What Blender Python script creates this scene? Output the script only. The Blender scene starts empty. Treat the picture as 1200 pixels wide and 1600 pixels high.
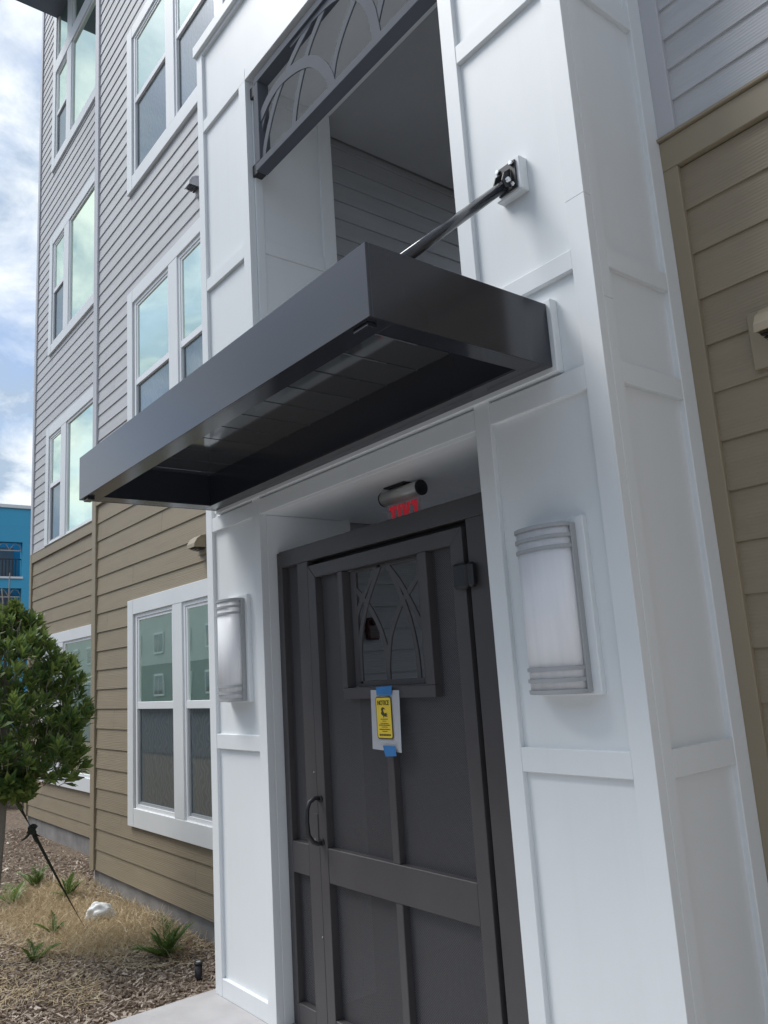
import bpy, bmesh, math, random
from mathutils import Vector, Matrix
from mathutils import noise as mn
R_ = math.radians
scene = bpy.context.scene
col = scene.collection
rng = random.Random(7)

# ------------------------------------------------------------------ camera
cam = bpy.data.cameras.new("camera"); cam_o = bpy.data.objects.new("camera", cam); col.objects.link(cam_o)
right = Vector((0.6137905847580145, 0.7868798240011627, -0.06388474498903303))
down = Vector((-0.19265158409849764, 0.07081536024857434, -0.9787086143981794))
fwd = Vector((-0.7656020410152745, 0.6130296300610304, 0.19505944596579292))
M3 = Matrix((right, -down, -fwd)).transposed()
cam_o.matrix_world = Matrix.Translation((0, 0, 1.65)) @ M3.to_4x4()
cam.sensor_fit = 'VERTICAL'; cam.sensor_height = 32.0; cam.lens = 32.0 * 1246.52 / 1600.0
cam.clip_start = 0.02; cam.clip_end = 800
scene.camera = cam_o

# ------------------------------------------------------------------ world: hazy sky with broken cloud
SUN_EL, SUN_AZ = R_(55), R_(228)      # azimuth measured from +Y clockwise: front-left of the facade
world = bpy.data.worlds.new("World"); scene.world = world; world.use_nodes = True
nt = world.node_tree; nt.nodes.clear()
def wn(t, **k):
    n = nt.nodes.new(t)
    for a, b in k.items(): setattr(n, a, b)
    return n
wl = nt.links.new
out = wn('ShaderNodeOutputWorld')
sky = wn('ShaderNodeTexSky', sky_type='NISHITA', sun_disc=False, sun_elevation=SUN_EL, sun_rotation=SUN_AZ, air_density=1.0, dust_density=1.2, ozone_density=1.4)
bg1 = wn('ShaderNodeBackground'); bg1.inputs[1].default_value = 0.10
bg2 = wn('ShaderNodeBackground'); bg2.inputs[1].default_value = 1.0
tc = wn('ShaderNodeTexCoord'); sep = wn('ShaderNodeSeparateXYZ'); wl(tc.outputs['Generated'], sep.inputs[0])
mx = wn('ShaderNodeMath', operation='MAXIMUM'); wl(sep.outputs[2], mx.inputs[0]); mx.inputs[1].default_value = 0.0
ad = wn('ShaderNodeMath', operation='ADD'); wl(mx.outputs[0], ad.inputs[0]); ad.inputs[1].default_value = 0.42
dx = wn('ShaderNodeMath', operation='DIVIDE'); wl(sep.outputs[0], dx.inputs[0]); wl(ad.outputs[0], dx.inputs[1])
dy = wn('ShaderNodeMath', operation='DIVIDE'); wl(sep.outputs[1], dy.inputs[0]); wl(ad.outputs[0], dy.inputs[1])
cmb = wn('ShaderNodeCombineXYZ'); wl(dx.outputs[0], cmb.inputs[0]); wl(dy.outputs[0], cmb.inputs[1]); cmb.inputs[2].default_value = 3.1
nz = wn('ShaderNodeTexNoise'); nz.inputs['Scale'].default_value = 3.4; nz.inputs['Detail'].default_value = 9; nz.inputs['Roughness'].default_value = 0.56
nz.inputs['Distortion'].default_value = 0.25
wl(cmb.outputs[0], nz.inputs['Vector'])
cr = wn('ShaderNodeValToRGB'); cr.color_ramp.elements[0].position = 0.38; cr.color_ramp.elements[1].position = 0.55
cr.color_ramp.elements[0].color = (0.22, 0.22, 0.22, 1); cr.color_ramp.elements[1].color = (1, 1, 1, 1)
wl(nz.outputs['Fac'], cr.inputs[0])
nz2 = wn('ShaderNodeTexNoise'); nz2.inputs['Scale'].default_value = 5.5; nz2.inputs['Detail'].default_value = 9; nz2.inputs['Roughness'].default_value = 0.6; nz2.inputs['Distortion'].default_value = 0.4
wl(cmb.outputs[0], nz2.inputs['Vector'])
cr2 = wn('ShaderNodeValToRGB'); cr2.color_ramp.elements[0].position = 0.42; cr2.color_ramp.elements[1].position = 0.60
cr2.color_ramp.elements[0].color = (0.27, 0.34, 0.43, 1); cr2.color_ramp.elements[1].color = (0.64, 0.67, 0.70, 1)
wl(nz2.outputs['Fac'], cr2.inputs[0]); wl(cr2.outputs[0], bg2.inputs[0])
wl(sky.outputs[0], bg1.inputs[0])
mixs = wn('ShaderNodeMixShader'); wl(cr.outputs[0], mixs.inputs[0]); wl(bg1.outputs[0], mixs.inputs[1]); wl(bg2.outputs[0], mixs.inputs[2])
wl(mixs.outputs[0], out.inputs[0])

# ------------------------------------------------------------------ sun (veiled by cloud)
sd = Vector((math.sin(SUN_AZ) * math.cos(SUN_EL), math.cos(SUN_AZ) * math.cos(SUN_EL), math.sin(SUN_EL)))
sun = bpy.data.lights.new("sun", 'SUN'); sun.energy = 1.7; sun.angle = R_(28); sun.color = (1.0, 0.98, 0.95)
sun_o = bpy.data.objects.new("sun", sun); col.objects.link(sun_o)
sun_o.rotation_euler = (-sd).to_track_quat('-Z', 'Y').to_euler()
sun_o.location = sd * 40
scene.view_settings.view_transform = 'Standard'; scene.view_settings.look = 'None'
scene.view_settings.exposure = 0.8; scene.view_settings.gamma = 1.0; scene.view_settings.use_curve_mapping = False
scene.render.engine = 'CYCLES'
scene.render.resolution_x = 768; scene.render.resolution_y = 1024

# ------------------------------------------------------------------ materials
MATS = {}
def new_mat(name):
    m = bpy.data.materials.new(name); m.use_nodes = True
    b = m.node_tree.nodes['Principled BSDF']; MATS[name] = m
    return m, m.node_tree, b
def coords(t, scale):
    tcn = t.nodes.new('ShaderNodeTexCoord'); mp = t.nodes.new('ShaderNodeMapping'); mp.inputs['Scale'].default_value = scale
    t.links.new(tcn.outputs['Object'], mp.inputs[0]); return mp.outputs[0]
def noise(t, vec, scale, detail=4, rough=0.55):
    n = t.nodes.new('ShaderNodeTexNoise'); n.inputs['Scale'].default_value = scale; n.inputs['Detail'].default_value = detail
    n.inputs['Roughness'].default_value = rough; t.links.new(vec, n.inputs['Vector']); return n.outputs['Fac']
def ramp(t, fac, stops):
    r = t.nodes.new('ShaderNodeValToRGB'); e = r.color_ramp.elements
    while len(e) < len(stops): e.new(0.5)
    for i, (p, c) in enumerate(stops): e[i].position = p; e[i].color = (*c, 1)
    t.links.new(fac, r.inputs[0]); return r.outputs[0]
def bump(t, b, h, strength=0.2, dist=0.01):
    n = t.nodes.new('ShaderNodeBump'); n.inputs['Strength'].default_value = strength; n.inputs['Distance'].default_value = dist
    t.links.new(h, n.inputs['Height']); t.links.new(n.outputs[0], b.inputs['Normal'])
def sc(c, k): return tuple(min(1, v * k) for v in c)
def surf(name, c, rough=0.5, var=0.08, vs=3.0, bs=0.0, bscale=60, stretch=(1, 1, 1), spec=0.5, metal=0.0, rand=0.0, coat=0.0):
    m, t, b = new_mat(name)
    v = coords(t, stretch)
    f = noise(t, v, vs, 6)
    cout = ramp(t, f, [(0.3, sc(c, 1 - var)), (0.7, sc(c, 1 + var))])
    if rand:
        oi = t.nodes.new('ShaderNodeObjectInfo'); mr = t.nodes.new('ShaderNodeMapRange')
        mr.inputs[3].default_value = 1 - rand; mr.inputs[4].default_value = 1 + rand
        t.links.new(oi.outputs['Random'], mr.inputs[0])
        hs = t.nodes.new('ShaderNodeHueSaturation'); t.links.new(cout, hs.inputs['Color']); t.links.new(mr.outputs[0], hs.inputs['Value']); cout = hs.outputs[0]
    t.links.new(cout, b.inputs['Base Color'])
    b.inputs['Roughness'].default_value = rough; b.inputs['Metallic'].default_value = metal
    b.inputs['Specular IOR Level'].default_value = spec; b.inputs['Coat Weight'].default_value = coat
    if bs: bump(t, b, noise(t, v, bscale, 5), bs, 0.004)
    return m
def siding_mat(name, c):
    m, t, b = new_mat(name)
    vL = coords(t, (1.2, 1.2, 9)); f = noise(t, vL, 2.0, 5)
    cout = ramp(t, f, [(0.3, sc(c, 0.94)), (0.72, sc(c, 1.05))])
    oi = t.nodes.new('ShaderNodeObjectInfo'); mr = t.nodes.new('ShaderNodeMapRange'); mr.inputs[3].default_value = 0.965; mr.inputs[4].default_value = 1.035
    t.links.new(oi.outputs['Random'], mr.inputs[0])
    hs = t.nodes.new('ShaderNodeHueSaturation'); t.links.new(cout, hs.inputs['Color']); t.links.new(mr.outputs[0], hs.inputs['Value'])
    t.links.new(hs.outputs[0], b.inputs['Base Color']); b.inputs['Roughness'].default_value = 0.55; b.inputs['Specular IOR Level'].default_value = 0.3
    vg = coords(t, (2.2, 2.2, 42)); w = t.nodes.new('ShaderNodeTexWave'); w.wave_type = 'BANDS'; w.bands_direction = 'Z'
    w.inputs['Scale'].default_value = 0.55; w.inputs['Distortion'].default_value = 5.5; w.inputs['Detail'].default_value = 3; w.inputs['Detail Scale'].default_value = 1.4
    t.links.new(vg, w.inputs['Vector']); bump(t, b, w.outputs['Fac'], 0.22, 0.004)
    return m
white = surf('white_paint', (0.745, 0.775, 0.785), 0.42, 0.025, 1.3, 0.06, 140, spec=0.35)
_t = white.node_tree; _bs = _t.nodes['Principled BSDF']; _b1 = _bs.inputs['Normal'].links[0].from_node
_b2 = _t.nodes.new('ShaderNodeBump'); _b2.inputs['Strength'].default_value = 0.12; _b2.inputs['Distance'].default_value = 0.02
_t.links.new(noise(_t, coords(_t, (1, 1, 0.6)), 3.0, 2), _b2.inputs['Height']); _t.links.new(_b2.outputs[0], _b1.inputs['Normal'])
_sk = ramp(_t, noise(_t, coords(_t, (22, 22, 0.7)), 1.0, 6, 0.7), [(0.30, (0.93, 0.935, 0.925)), (0.5, (1, 1, 1))])
_mm = _t.nodes.new('ShaderNodeMix'); _mm.data_type = 'RGBA'; _mm.blend_type = 'MULTIPLY'; _mm.inputs[0].default_value = 0.22
_l = _bs.inputs['Base Color'].links[0]; _src = _l.from_socket; _t.links.remove(_l)
_t.links.new(_src, _mm.inputs[6]); _t.links.new(_sk, _mm.inputs[7]); _t.links.new(_mm.outputs[2], _bs.inputs['Base Color'])
greyS = siding_mat('grey_siding_paint', (0.495, 0.502, 0.515))
brownS = siding_mat('brown_siding_paint', (0.285, 0.238, 0.168))
greyT = surf('grey_trim_paint', (0.50, 0.505, 0.53), 0.5, 0.03, 2)
brownT = surf('brown_trim_paint', (0.290, 0.243, 0.168), 0.5, 0.04, 2, 0.08, 90)
vinyl = surf('white_vinyl', (0.80, 0.82, 0.84), 0.3, 0.02, 2)
canopyM = surf('charcoal_gloss_metal', (0.021, 0.024, 0.032), 0.17, 0.06, 1.5, 0.05, 3, spec=0.7)
soffM = surf('charcoal_soffit_metal', (0.17, 0.185, 0.20), 0.07, 0.08, 1.2, 0.05, 5, spec=1.0, metal=0.7, rand=0.08)
gateM = surf('charcoal_powder_coat', (0.067, 0.063, 0.066), 0.42, 0.12, 2.5, 0.08, 220, spec=0.45)
darkM = surf('black_plastic', (0.016, 0.017, 0.020), 0.45, 0.1, 6)
screenM = surf('grey_steel_paint', (0.115, 0.128, 0.150), 0.75, 0.06, 3, spec=0.12)
lampM = surf('grey_aluminium', (0.36, 0.375, 0.385), 0.5, 0.05, 4)
steelM = surf('brushed_aluminium', (0.52, 0.52, 0.50), 0.35, 0.06, 5, metal=0.45, stretch=(1, 12, 12))
boltM = surf('bright_zinc', (0.75, 0.76, 0.78), 0.22, 0.05, 9, metal=1.0)
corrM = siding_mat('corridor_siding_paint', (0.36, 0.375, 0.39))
ceilM = surf('corridor_ceiling_paint', (0.78, 0.79, 0.79), 0.6, 0.06, 2)
concM = surf('concrete', (0.44, 0.43, 0.43), 0.8, 0.16, 2.6, 0.25, 90)
foundM = surf('concrete_foundation', (0.23, 0.22, 0.21), 0.9, 0.22, 5, 0.5, 30)
asphM = surf('asphalt', (0.055, 0.055, 0.058), 0.9, 0.2, 4, 0.3, 60)
blueM = surf('blue_render', (0.05, 0.36, 0.58), 0.6, 0.06, 0.4)
paperM = surf('white_paper', (0.80, 0.81, 0.84), 0.7, 0.02, 9)
tapeM = surf('blue_tape', (0.03, 0.17, 0.42), 0.6, 0.10, 30)
yellowM = surf('yellow_print', (0.75, 0.55, 0.045), 0.5, 0.04, 20)
inkM = surf('black_print', (0.055, 0.047, 0.015), 0.6, 0.05, 20)
redM = surf('red_letter', (0.55, 0.012, 0.03), 0.4, 0.05, 10)
_b = redM.node_tree.nodes['Principled BSDF']; _b.inputs['Emission Color'].default_value = (0.9, 0.03, 0.06, 1); _b.inputs['Emission Strength'].default_value = 0.10
maroonM = surf('maroon_plastic', (0.055, 0.010, 0.016), 0.35, 0.1, 10)
barkM = surf('bark', (0.20, 0.18, 0.155), 0.9, 0.25, 14, 0.6, 60, stretch=(1, 1, 0.25))
strapM = surf('dark_green_strap', (0.020, 0.026, 0.020), 0.8, 0.15, 30)
bagM = surf('white_plastic_bag', (0.78, 0.79, 0.78), 0.45, 0.06, 14, 0.3, 40)
roofM = surf('dark_soffit_paint', (0.125, 0.145, 0.185), 0.55, 0.04, 2)
oppM = surf('pale_green_grey_wall', (0.55, 0.58, 0.55), 0.7, 0.05, 1)

def glass_mat(name, gcol, dcol, fac, rough=0.02):
    m, t, b = new_mat(name)
    b.inputs['Base Color'].default_value = (*dcol, 1); b.inputs['Roughness'].default_value = 0.35
    g = t.nodes.new('ShaderNodeBsdfGlossy'); g.inputs['Color'].default_value = (*gcol, 1); g.inputs['Roughness'].default_value = rough
    mxn = t.nodes.new('ShaderNodeMixShader'); mxn.inputs[0].default_value = fac
    nn = noise(t, coords(t, (1, 1, 1)), 1.1, 2); bn = t.nodes.new('ShaderNodeBump'); bn.inputs['Strength'].default_value = 0.05; bn.inputs['Distance'].default_value = 0.02
    t.links.new(nn, bn.inputs['Height']); t.links.new(bn.outputs[0], g.inputs['Normal'])
    t.links.new(b.outputs[0], mxn.inputs[1]); t.links.new(g.outputs[0], mxn.inputs[2])
    t.links.new(mxn.outputs[0], t.nodes['Material Output'].inputs[0]); return m
glassM = glass_mat('green_tinted_glass', (0.80, 0.93, 0.80), (0.05, 0.095, 0.08), 0.88)
scrnM = glass_mat('insect_screen_glass', (0.45, 0.54, 0.58), (0.055, 0.068, 0.075), 0.42, 0.05)
_t = scrnM.node_tree; _w = _t.nodes.new('ShaderNodeTexWave'); _w.wave_type = 'BANDS'; _w.bands_direction = 'X'
_w.inputs['Scale'].default_value = 6.0; _w.inputs['Distortion'].default_value = 9.0; _w.inputs['Detail'].default_value = 0.0; _w.inputs['Detail Scale'].default_value = 1.6
_t.links.new(coords(_t, (1, 1, 1.5)), _w.inputs['Vector'])
_t.links.new(ramp(_t, _w.outputs['Fac'], [(0.2, (0.050, 0.062, 0.068)), (0.9, (0.085, 0.102, 0.106))]), _t.nodes['Principled BSDF'].inputs['Base Color'])  # wavy screen moire and reflection painted into the base colour
farGlassM = glass_mat('far_window_glass', (0.5, 0.55, 0.6), (0.03, 0.035, 0.045), 0.25)

def mesh_mat():
    m, t, b = new_mat('perforated_metal')
    b.inputs['Base Color'].default_value = (0.064, 0.062, 0.066, 1); b.inputs['Roughness'].default_value = 0.45
    tcn = t.nodes.new('ShaderNodeTexCoord'); s = t.nodes.new('ShaderNodeSeparateXYZ'); t.links.new(tcn.outputs['Object'], s.inputs[0])
    def mth(op, a, b_=None):
        n = t.nodes.new('ShaderNodeMath'); n.operation = op
        for i, v in enumerate((a, b_)):
            if v is None: continue
            if isinstance(v, (int, float)): n.inputs[i].default_value = v
            else: t.links.new(v, n.inputs[i])
        return n.outputs[0]
    k = 2 * math.pi / 0.0105
    a = mth('COSINE', mth('MULTIPLY', s.outputs[0], k)); c = mth('COSINE', mth('MULTIPLY', s.outputs[2], k))
    h = mth('GREATER_THAN', mth('MULTIPLY', a, c), 0.22)
    tr = t.nodes.new('ShaderNodeBsdfTransparent'); mxn = t.nodes.new('ShaderNodeMixShader')
    t.links.new(h, mxn.inputs[0]); t.links.new(b.outputs[0], mxn.inputs[1]); t.links.new(tr.outputs[0], mxn.inputs[2])
    t.links.new(mxn.outputs[0], t.nodes['Material Output'].inputs[0]); return m
perfM = mesh_mat()
def acrylic():
    m, t, b = new_mat('clear_acrylic')
    b.inputs['Base Color'].default_value = (0.95, 0.9, 0.9, 1); b.inputs['Roughness'].default_value = 0.05
    tr = t.nodes.new('ShaderNodeBsdfTransparent'); tr.inputs[0].default_value = (0.93, 0.86, 0.87, 1); mxn = t.nodes.new('ShaderNodeMixShader'); mxn.inputs[0].default_value = 0.85
    t.links.new(b.outputs[0], mxn.inputs[1]); t.links.new(tr.outputs[0], mxn.inputs[2]); t.links.new(mxn.outputs[0], t.nodes['Material Output'].inputs[0]); return m
acrM = acrylic()
def diffuser_mat():
    m, t, b = new_mat('opal_diffuser')
    v = coords(t, (26, 26, 1.6)); f = noise(t, v, 1.0, 4)
    t.links.new(ramp(t, f, [(0.3, (0.78, 0.79, 0.815)), (0.7, (0.88, 0.885, 0.90))]), b.inputs['Base Color'])
    b.inputs['Roughness'].default_value = 0.38; b.inputs['Subsurface Weight'].default_value = 0.7; b.inputs['Subsurface Radius'].default_value = (1, 1, 1); b.inputs['Subsurface Scale'].default_value = 0.06; b.inputs['Specular IOR Level'].default_value = 0.28; return m
opalM = diffuser_mat()
def leaf_mat(name, c1, c2, c3):
    m, t, b = new_mat(name)
    g = t.nodes.new('ShaderNodeNewGeometry')
    t.links.new(ramp(t, g.outputs['Random Per Island'], [(0.0, c1), (0.5, c2), (0.92, c3)]), b.inputs['Base Color'])
    b.inputs['Roughness'].default_value = 0.42; b.inputs['Specular IOR Level'].default_value = 0.4
    tl = t.nodes.new('ShaderNodeBsdfTranslucent'); tl.inputs[0].default_value = (*sc(c3, 1.3), 1); mxn = t.nodes.new('ShaderNodeMixShader'); mxn.inputs[0].default_value = 0.22
    t.links.new(b.outputs[0], mxn.inputs[1]); t.links.new(tl.outputs[0], mxn.inputs[2]); t.links.new(mxn.outputs[0], t.nodes['Material Output'].inputs[0]); return m
leafM = leaf_mat('glossy_leaf', (0.036, 0.082, 0.026), (0.080, 0.150, 0.040), (0.21, 0.27, 0.07))
frondM = leaf_mat('frond_leaf', (0.060, 0.13, 0.025), (0.12, 0.21, 0.045), (0.22, 0.29, 0.08))
strawM = leaf_mat('dry_grass_blade', (0.30, 0.215, 0.115), (0.54, 0.42, 0.25), (0.68, 0.58, 0.40))
chipM = leaf_mat('mulch_chip', (0.14, 0.10, 0.075), (0.33, 0.255, 0.195), (0.60, 0.51, 0.42))
hedgeM = leaf_mat('hedge_leaf', (0.05, 0.09, 0.02), (0.09, 0.14, 0.035), (0.17, 0.21, 0.06))
def soil():
    m, t, b = new_mat('mulch_soil'); v = coords(t, (1, 1, 1))
    f = noise(t, v, 26, 8, 0.7)
    t.links.new(ramp(t, f, [(0.3, (0.065, 0.045, 0.032)), (0.55, (0.20, 0.145, 0.10)), (0.75, (0.36, 0.28, 0.20))]), b.inputs['Base Color'])
    b.inputs['Roughness'].default_value = 0.95; bump(t, b, noise(t, v, 40, 8, 0.7), 0.9, 0.03); return m
soilM = soil()

# ------------------------------------------------------------------ helpers
def tag(o, label=None, cat=None, group=None, kind=None):
    if label: o['label'] = label
    if cat: o['category'] = cat
    if group: o['group'] = group
    if kind: o['kind'] = kind
    return o
def thing(name, label, cat, loc, group=None):
    o = bpy.data.objects.new(name, None); col.objects.link(o); o.location = loc; o.empty_display_size = 0.1
    return tag(o, label, cat, group)
def root_loc(p):
    v = Vector((0, 0, 0))
    while p is not None: v += p.location; p = p.parent
    return v
def link(name, me, m, parent=None, smooth=False):
    """mesh given in world coordinates becomes one object under its parent"""
    if parent is not None:
        me.transform(Matrix.Translation(-root_loc(parent)))
    o = bpy.data.objects.new(name, me); col.objects.link(o)
    if m: me.materials.append(m)
    if parent is not None: o.parent = parent
    if smooth: me.polygons.foreach_set('use_smooth', [True] * len(me.polygons))
    return o
def from_bm(name, bm, m, parent=None, smooth=False):
    me = bpy.data.meshes.new(name); bm.to_mesh(me); bm.free(); return link(name, me, m, parent, smooth)
def bm_box(bm, x0, x1, y0, y1, z0, z1):
    vs = [bm.verts.new((x, y, z)) for x in (x0, x1) for y in (y0, y1) for z in (z0, z1)]
    for f in ((0, 1, 3, 2), (4, 6, 7, 5), (0, 4, 5, 1), (2, 3, 7, 6), (0, 2, 6, 4), (1, 5, 7, 3)): bm.faces.new([vs[i] for i in f])
def box(name, x0, x1, y0, y1, z0, z1, m, parent=None, bev=0.0025):
    bm = bmesh.new(); bm_box(bm, x0, x1, y0, y1, z0, z1)
    bmesh.ops.recalc_face_normals(bm, faces=bm.faces)
    if bev: bmesh.ops.bevel(bm, geom=bm.edges[:], offset=bev, segments=1, affect='EDGES')
    return from_bm(name, bm, m, parent)
def boxes(name, lst, m, parent=None, bev=0.0):
    bm = bmesh.new()
    for b in lst: bm_box(bm, *b)
    bmesh.ops.recalc_face_normals(bm, faces=bm.faces)
    if bev: bmesh.ops.bevel(bm, geom=bm.edges[:], offset=bev, segments=1, affect='EDGES')
    return from_bm(name, bm, m, parent)
def prism(name, prof, axis, a0, a1, m, parent=None, bev=0, smooth=False):
    """prof: 2-D points; axis 'x': (y,z), 'y': (x,z), 'z': (x,y)"""
    bm = bmesh.new()
    def mk(p, a): return {'x': (a, p[0], p[1]), 'y': (p[0], a, p[1]), 'z': (p[0], p[1], a)}[axis]
    A = [bm.verts.new(mk(p, a0)) for p in prof]; B = [bm.verts.new(mk(p, a1)) for p in prof]
    bm.faces.new(A); bm.faces.new(B[::-1]); n = len(prof)
    for i in range(n): bm.faces.new([A[i], B[i], B[(i + 1) % n], A[(i + 1) % n]])
    bmesh.ops.recalc_face_normals(bm, faces=bm.faces)
    if bev: bmesh.ops.bevel(bm, geom=bm.edges[:], offset=bev, segments=1, affect='EDGES')
    o = from_bm(name, bm, m, parent, False)
    return o
def bm_tube(bm, pts, radii, n=10, cap=True):
    pts = [Vector(p) for p in pts]; rings = []; prev = None
    for i, p in enumerate(pts):
        d = (pts[min(i + 1, len(pts) - 1)] - pts[max(i - 1, 0)]).normalized()
        u = d.orthogonal().normalized() if prev is None else (prev - d * prev.dot(d)).normalized()
        prev = u; v = d.cross(u); r = radii[i] if isinstance(radii, (list, tuple)) else radii
        rings.append([bm.verts.new(p + (u * math.cos(2 * math.pi * k / n) + v * math.sin(2 * math.pi * k / n)) * r) for k in range(n)])
    for a, b in zip(rings, rings[1:]):
        for k in range(n): bm.faces.new([a[k], a[(k + 1) % n], b[(k + 1) % n], b[k]])
    if cap:
        bm.faces.new(rings[0][::-1]); bm.faces.new(rings[-1])
def tube(name, pts, radii, m, parent=None, n=10):
    bm = bmesh.new(); bm_tube(bm, pts, radii, n); bmesh.ops.recalc_face_normals(bm, faces=bm.faces)
    o = from_bm(name, bm, m, parent)
    for p in o.data.polygons: p.use_smooth = len(p.vertices) == 4
    return o
def catmull(pts, k=8):
    P = [Vector((p[0], p[1])) for p in pts]; P = [P[0] * 2 - P[1]] + P + [P[-1] * 2 - P[-2]]; o = []
    for i in range(1, len(P) - 2):
        for j in range(k):
            t = j / k; a, b, c, d = P[i - 1:i + 3]
            o.append(0.5 * ((2 * b) + (c - a) * t + (2 * a - 5 * b + 4 * c - d) * t * t + (3 * b - a - 3 * c + d) * t ** 3))
    o.append(P[-2]); return o
def ribbon(name, pts, width, y0, y1, m, parent, k=8):
    """flat curved steel bar in the X-Z plane, from y0 to y1"""
    c = catmull(pts, k); bm = bmesh.new(); rows = []
    for i, p in enumerate(c):
        d = (c[min(i + 1, len(c) - 1)] - c[max(i - 1, 0)]).normalized(); n = Vector((-d.y, d.x)) * width / 2
        rows.append([bm.verts.new((q.x, y, q.y)) for q in (p + n, p - n) for y in (y0, y1)])
    for a, b in zip(rows, rows[1:]):
        for (i, j) in ((0, 1), (1, 3), (3, 2), (2, 0)): bm.faces.new([a[i], a[j], b[j], b[i]])
    bm.faces.new([rows[0][i] for i in (0, 1, 3, 2)]); bm.faces.new([rows[-1][i] for i in (0, 2, 3, 1)])
    bmesh.ops.recalc_face_normals(bm, faces=bm.faces)
    return from_bm(name, bm, m, parent)
def text(name, body, size, m, parent, mat4, ext=0.0008):
    cu = bpy.data.curves.new(name, 'FONT'); cu.body = body; cu.size = size; cu.extrude = ext; cu.align_x = 'CENTER'; cu.align_y = 'CENTER'; cu.offset = size * 0.006
    o = bpy.data.objects.new(name, cu); col.objects.link(o)
    dg = bpy.context.evaluated_depsgraph_get(); me = bpy.data.meshes.new_from_object(o.evaluated_get(dg)); me.name = name
    bpy.data.objects.remove(o); me.transform(mat4); me.materials.clear()
    return link(name, me, m, parent)

# ================================================================== SETTING
YP, YW, YL = 2.116, 2.66, 3.08      # portal face, main wall, set-back wall
GZ = -0.12
g = boxes('ground', [], soilM)
bm = bmesh.new()
# one sheet: fine near the bed, coarse to the horizon
xs = [-300, -120, -60, -30, -18] + [-16 + 0.25 * i for i in range(49)] + [-2, 10, 30, 90, 300]
ys = [-300, -120, -50, -20, -8] + [-2 + 0.2 * i for i in range(30)] + [6, 14, 40, 120, 300]
grid = [[bm.verts.new((x, y, GZ - 0.02 + (0.022 * (math.sin(x * 2.3 + y) + math.sin(y * 3.7 - x * 1.3)) * 0.5 if -16 < x < -4.5 and -1 < y < 3 else 0) + (0.012 if abs(x) > 40 else 0))) for y in ys] for x in xs]
for i in range(len(xs) - 1):
    for j in range(len(ys) - 1): bm.faces.new([grid[i][j], grid[i + 1][j], grid[i + 1][j + 1], grid[i][j + 1]])
bpy.data.objects.remove(g)
tag(from_bm('ground', bm, soilM), kind='structure')
pave = tag(prism('concrete_pavement', [(-4.43, 2.30), (-4.43, -3.0), (6, -3.0), (6, 2.62), (-1.4, 2.62), (-1.4, 12), (-4.0, 12), (-4.0, 2.30)], 'z', -0.25, 0.0, concM), kind='structure')
tag(box('parking_road', -80, 80, -17, -3.4, -0.3, -0.10, asphM, bev=0), kind='structure')

# ================================================================== APARTMENT BUILDING
bld = thing('apartment_building', 'grey and brown lap-sided apartment building with white entrance portal', 'building', (-5, 3.2, 0))
def rects_minus(x0, x1, z0, z1, wins):
    """pieces of a board row left over by the window openings"""
    out_ = [(x0, x1, z0, z1)]
    for (a, b, c, d) in wins:
        nx = []
        for (p, q, r, s) in out_:
            if b <= p or a >= q or d <= r or c >= s: nx.append((p, q, r, s)); continue
            if p < a: nx.append((p, a, r, s))
            if q > b: nx.append((b, q, r, s))
            if r < c: nx.append((max(p, a), min(q, b), r, c))
            if s > d: nx.append((max(p, a), min(q, b), d, s))
        out_ = nx
    return [r for r in out_ if r[1] - r[0] > 0.01 and r[3] - r[2] > 0.004]
def boards_y(parent, x0, x1, z0, z1, pitch, Y, m, wins=(), phase=0.0, joints=3.66):
    z = z0 + phase; row = 0
    while z < z1 - 0.01:
        za, zb = max(z, z0), min(z + pitch, z1)
        j0 = x0 - (joints * ((row * 0.41) % 1) if joints < 20 else 0); segs = []; a = j0
        while a < x1:
            s0, s1 = max(a, x0), min(a + joints - 0.003, x1)
            if s1 - s0 > 0.05: segs.append((s0, s1))
            a += joints
        for s0, s1 in segs:
            for (p, q, r, s) in rects_minus(s0, s1, za, zb, wins):
                bm = bmesh.new()
                def yy(zz): return Y + 0.0095 * (zz - z) / pitch
                prof = [(yy(r), r), (yy(s), s), (yy(s) + 0.006, s), (yy(r) + 0.011, r)]
                A = [bm.verts.new((p, u, v)) for u, v in prof]; B = [bm.verts.new((q, u, v)) for u, v in prof]
                bm.faces.new(A); bm.faces.new(B[::-1])
                for i in range(4): bm.faces.new([A[i], B[i], B[(i + 1) % 4], A[(i + 1) % 4]])
                bmesh.ops.recalc_face_normals(bm, faces=bm.faces)
                from_bm('siding_board', bm, m, parent)
        z += pitch; row += 1
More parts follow.
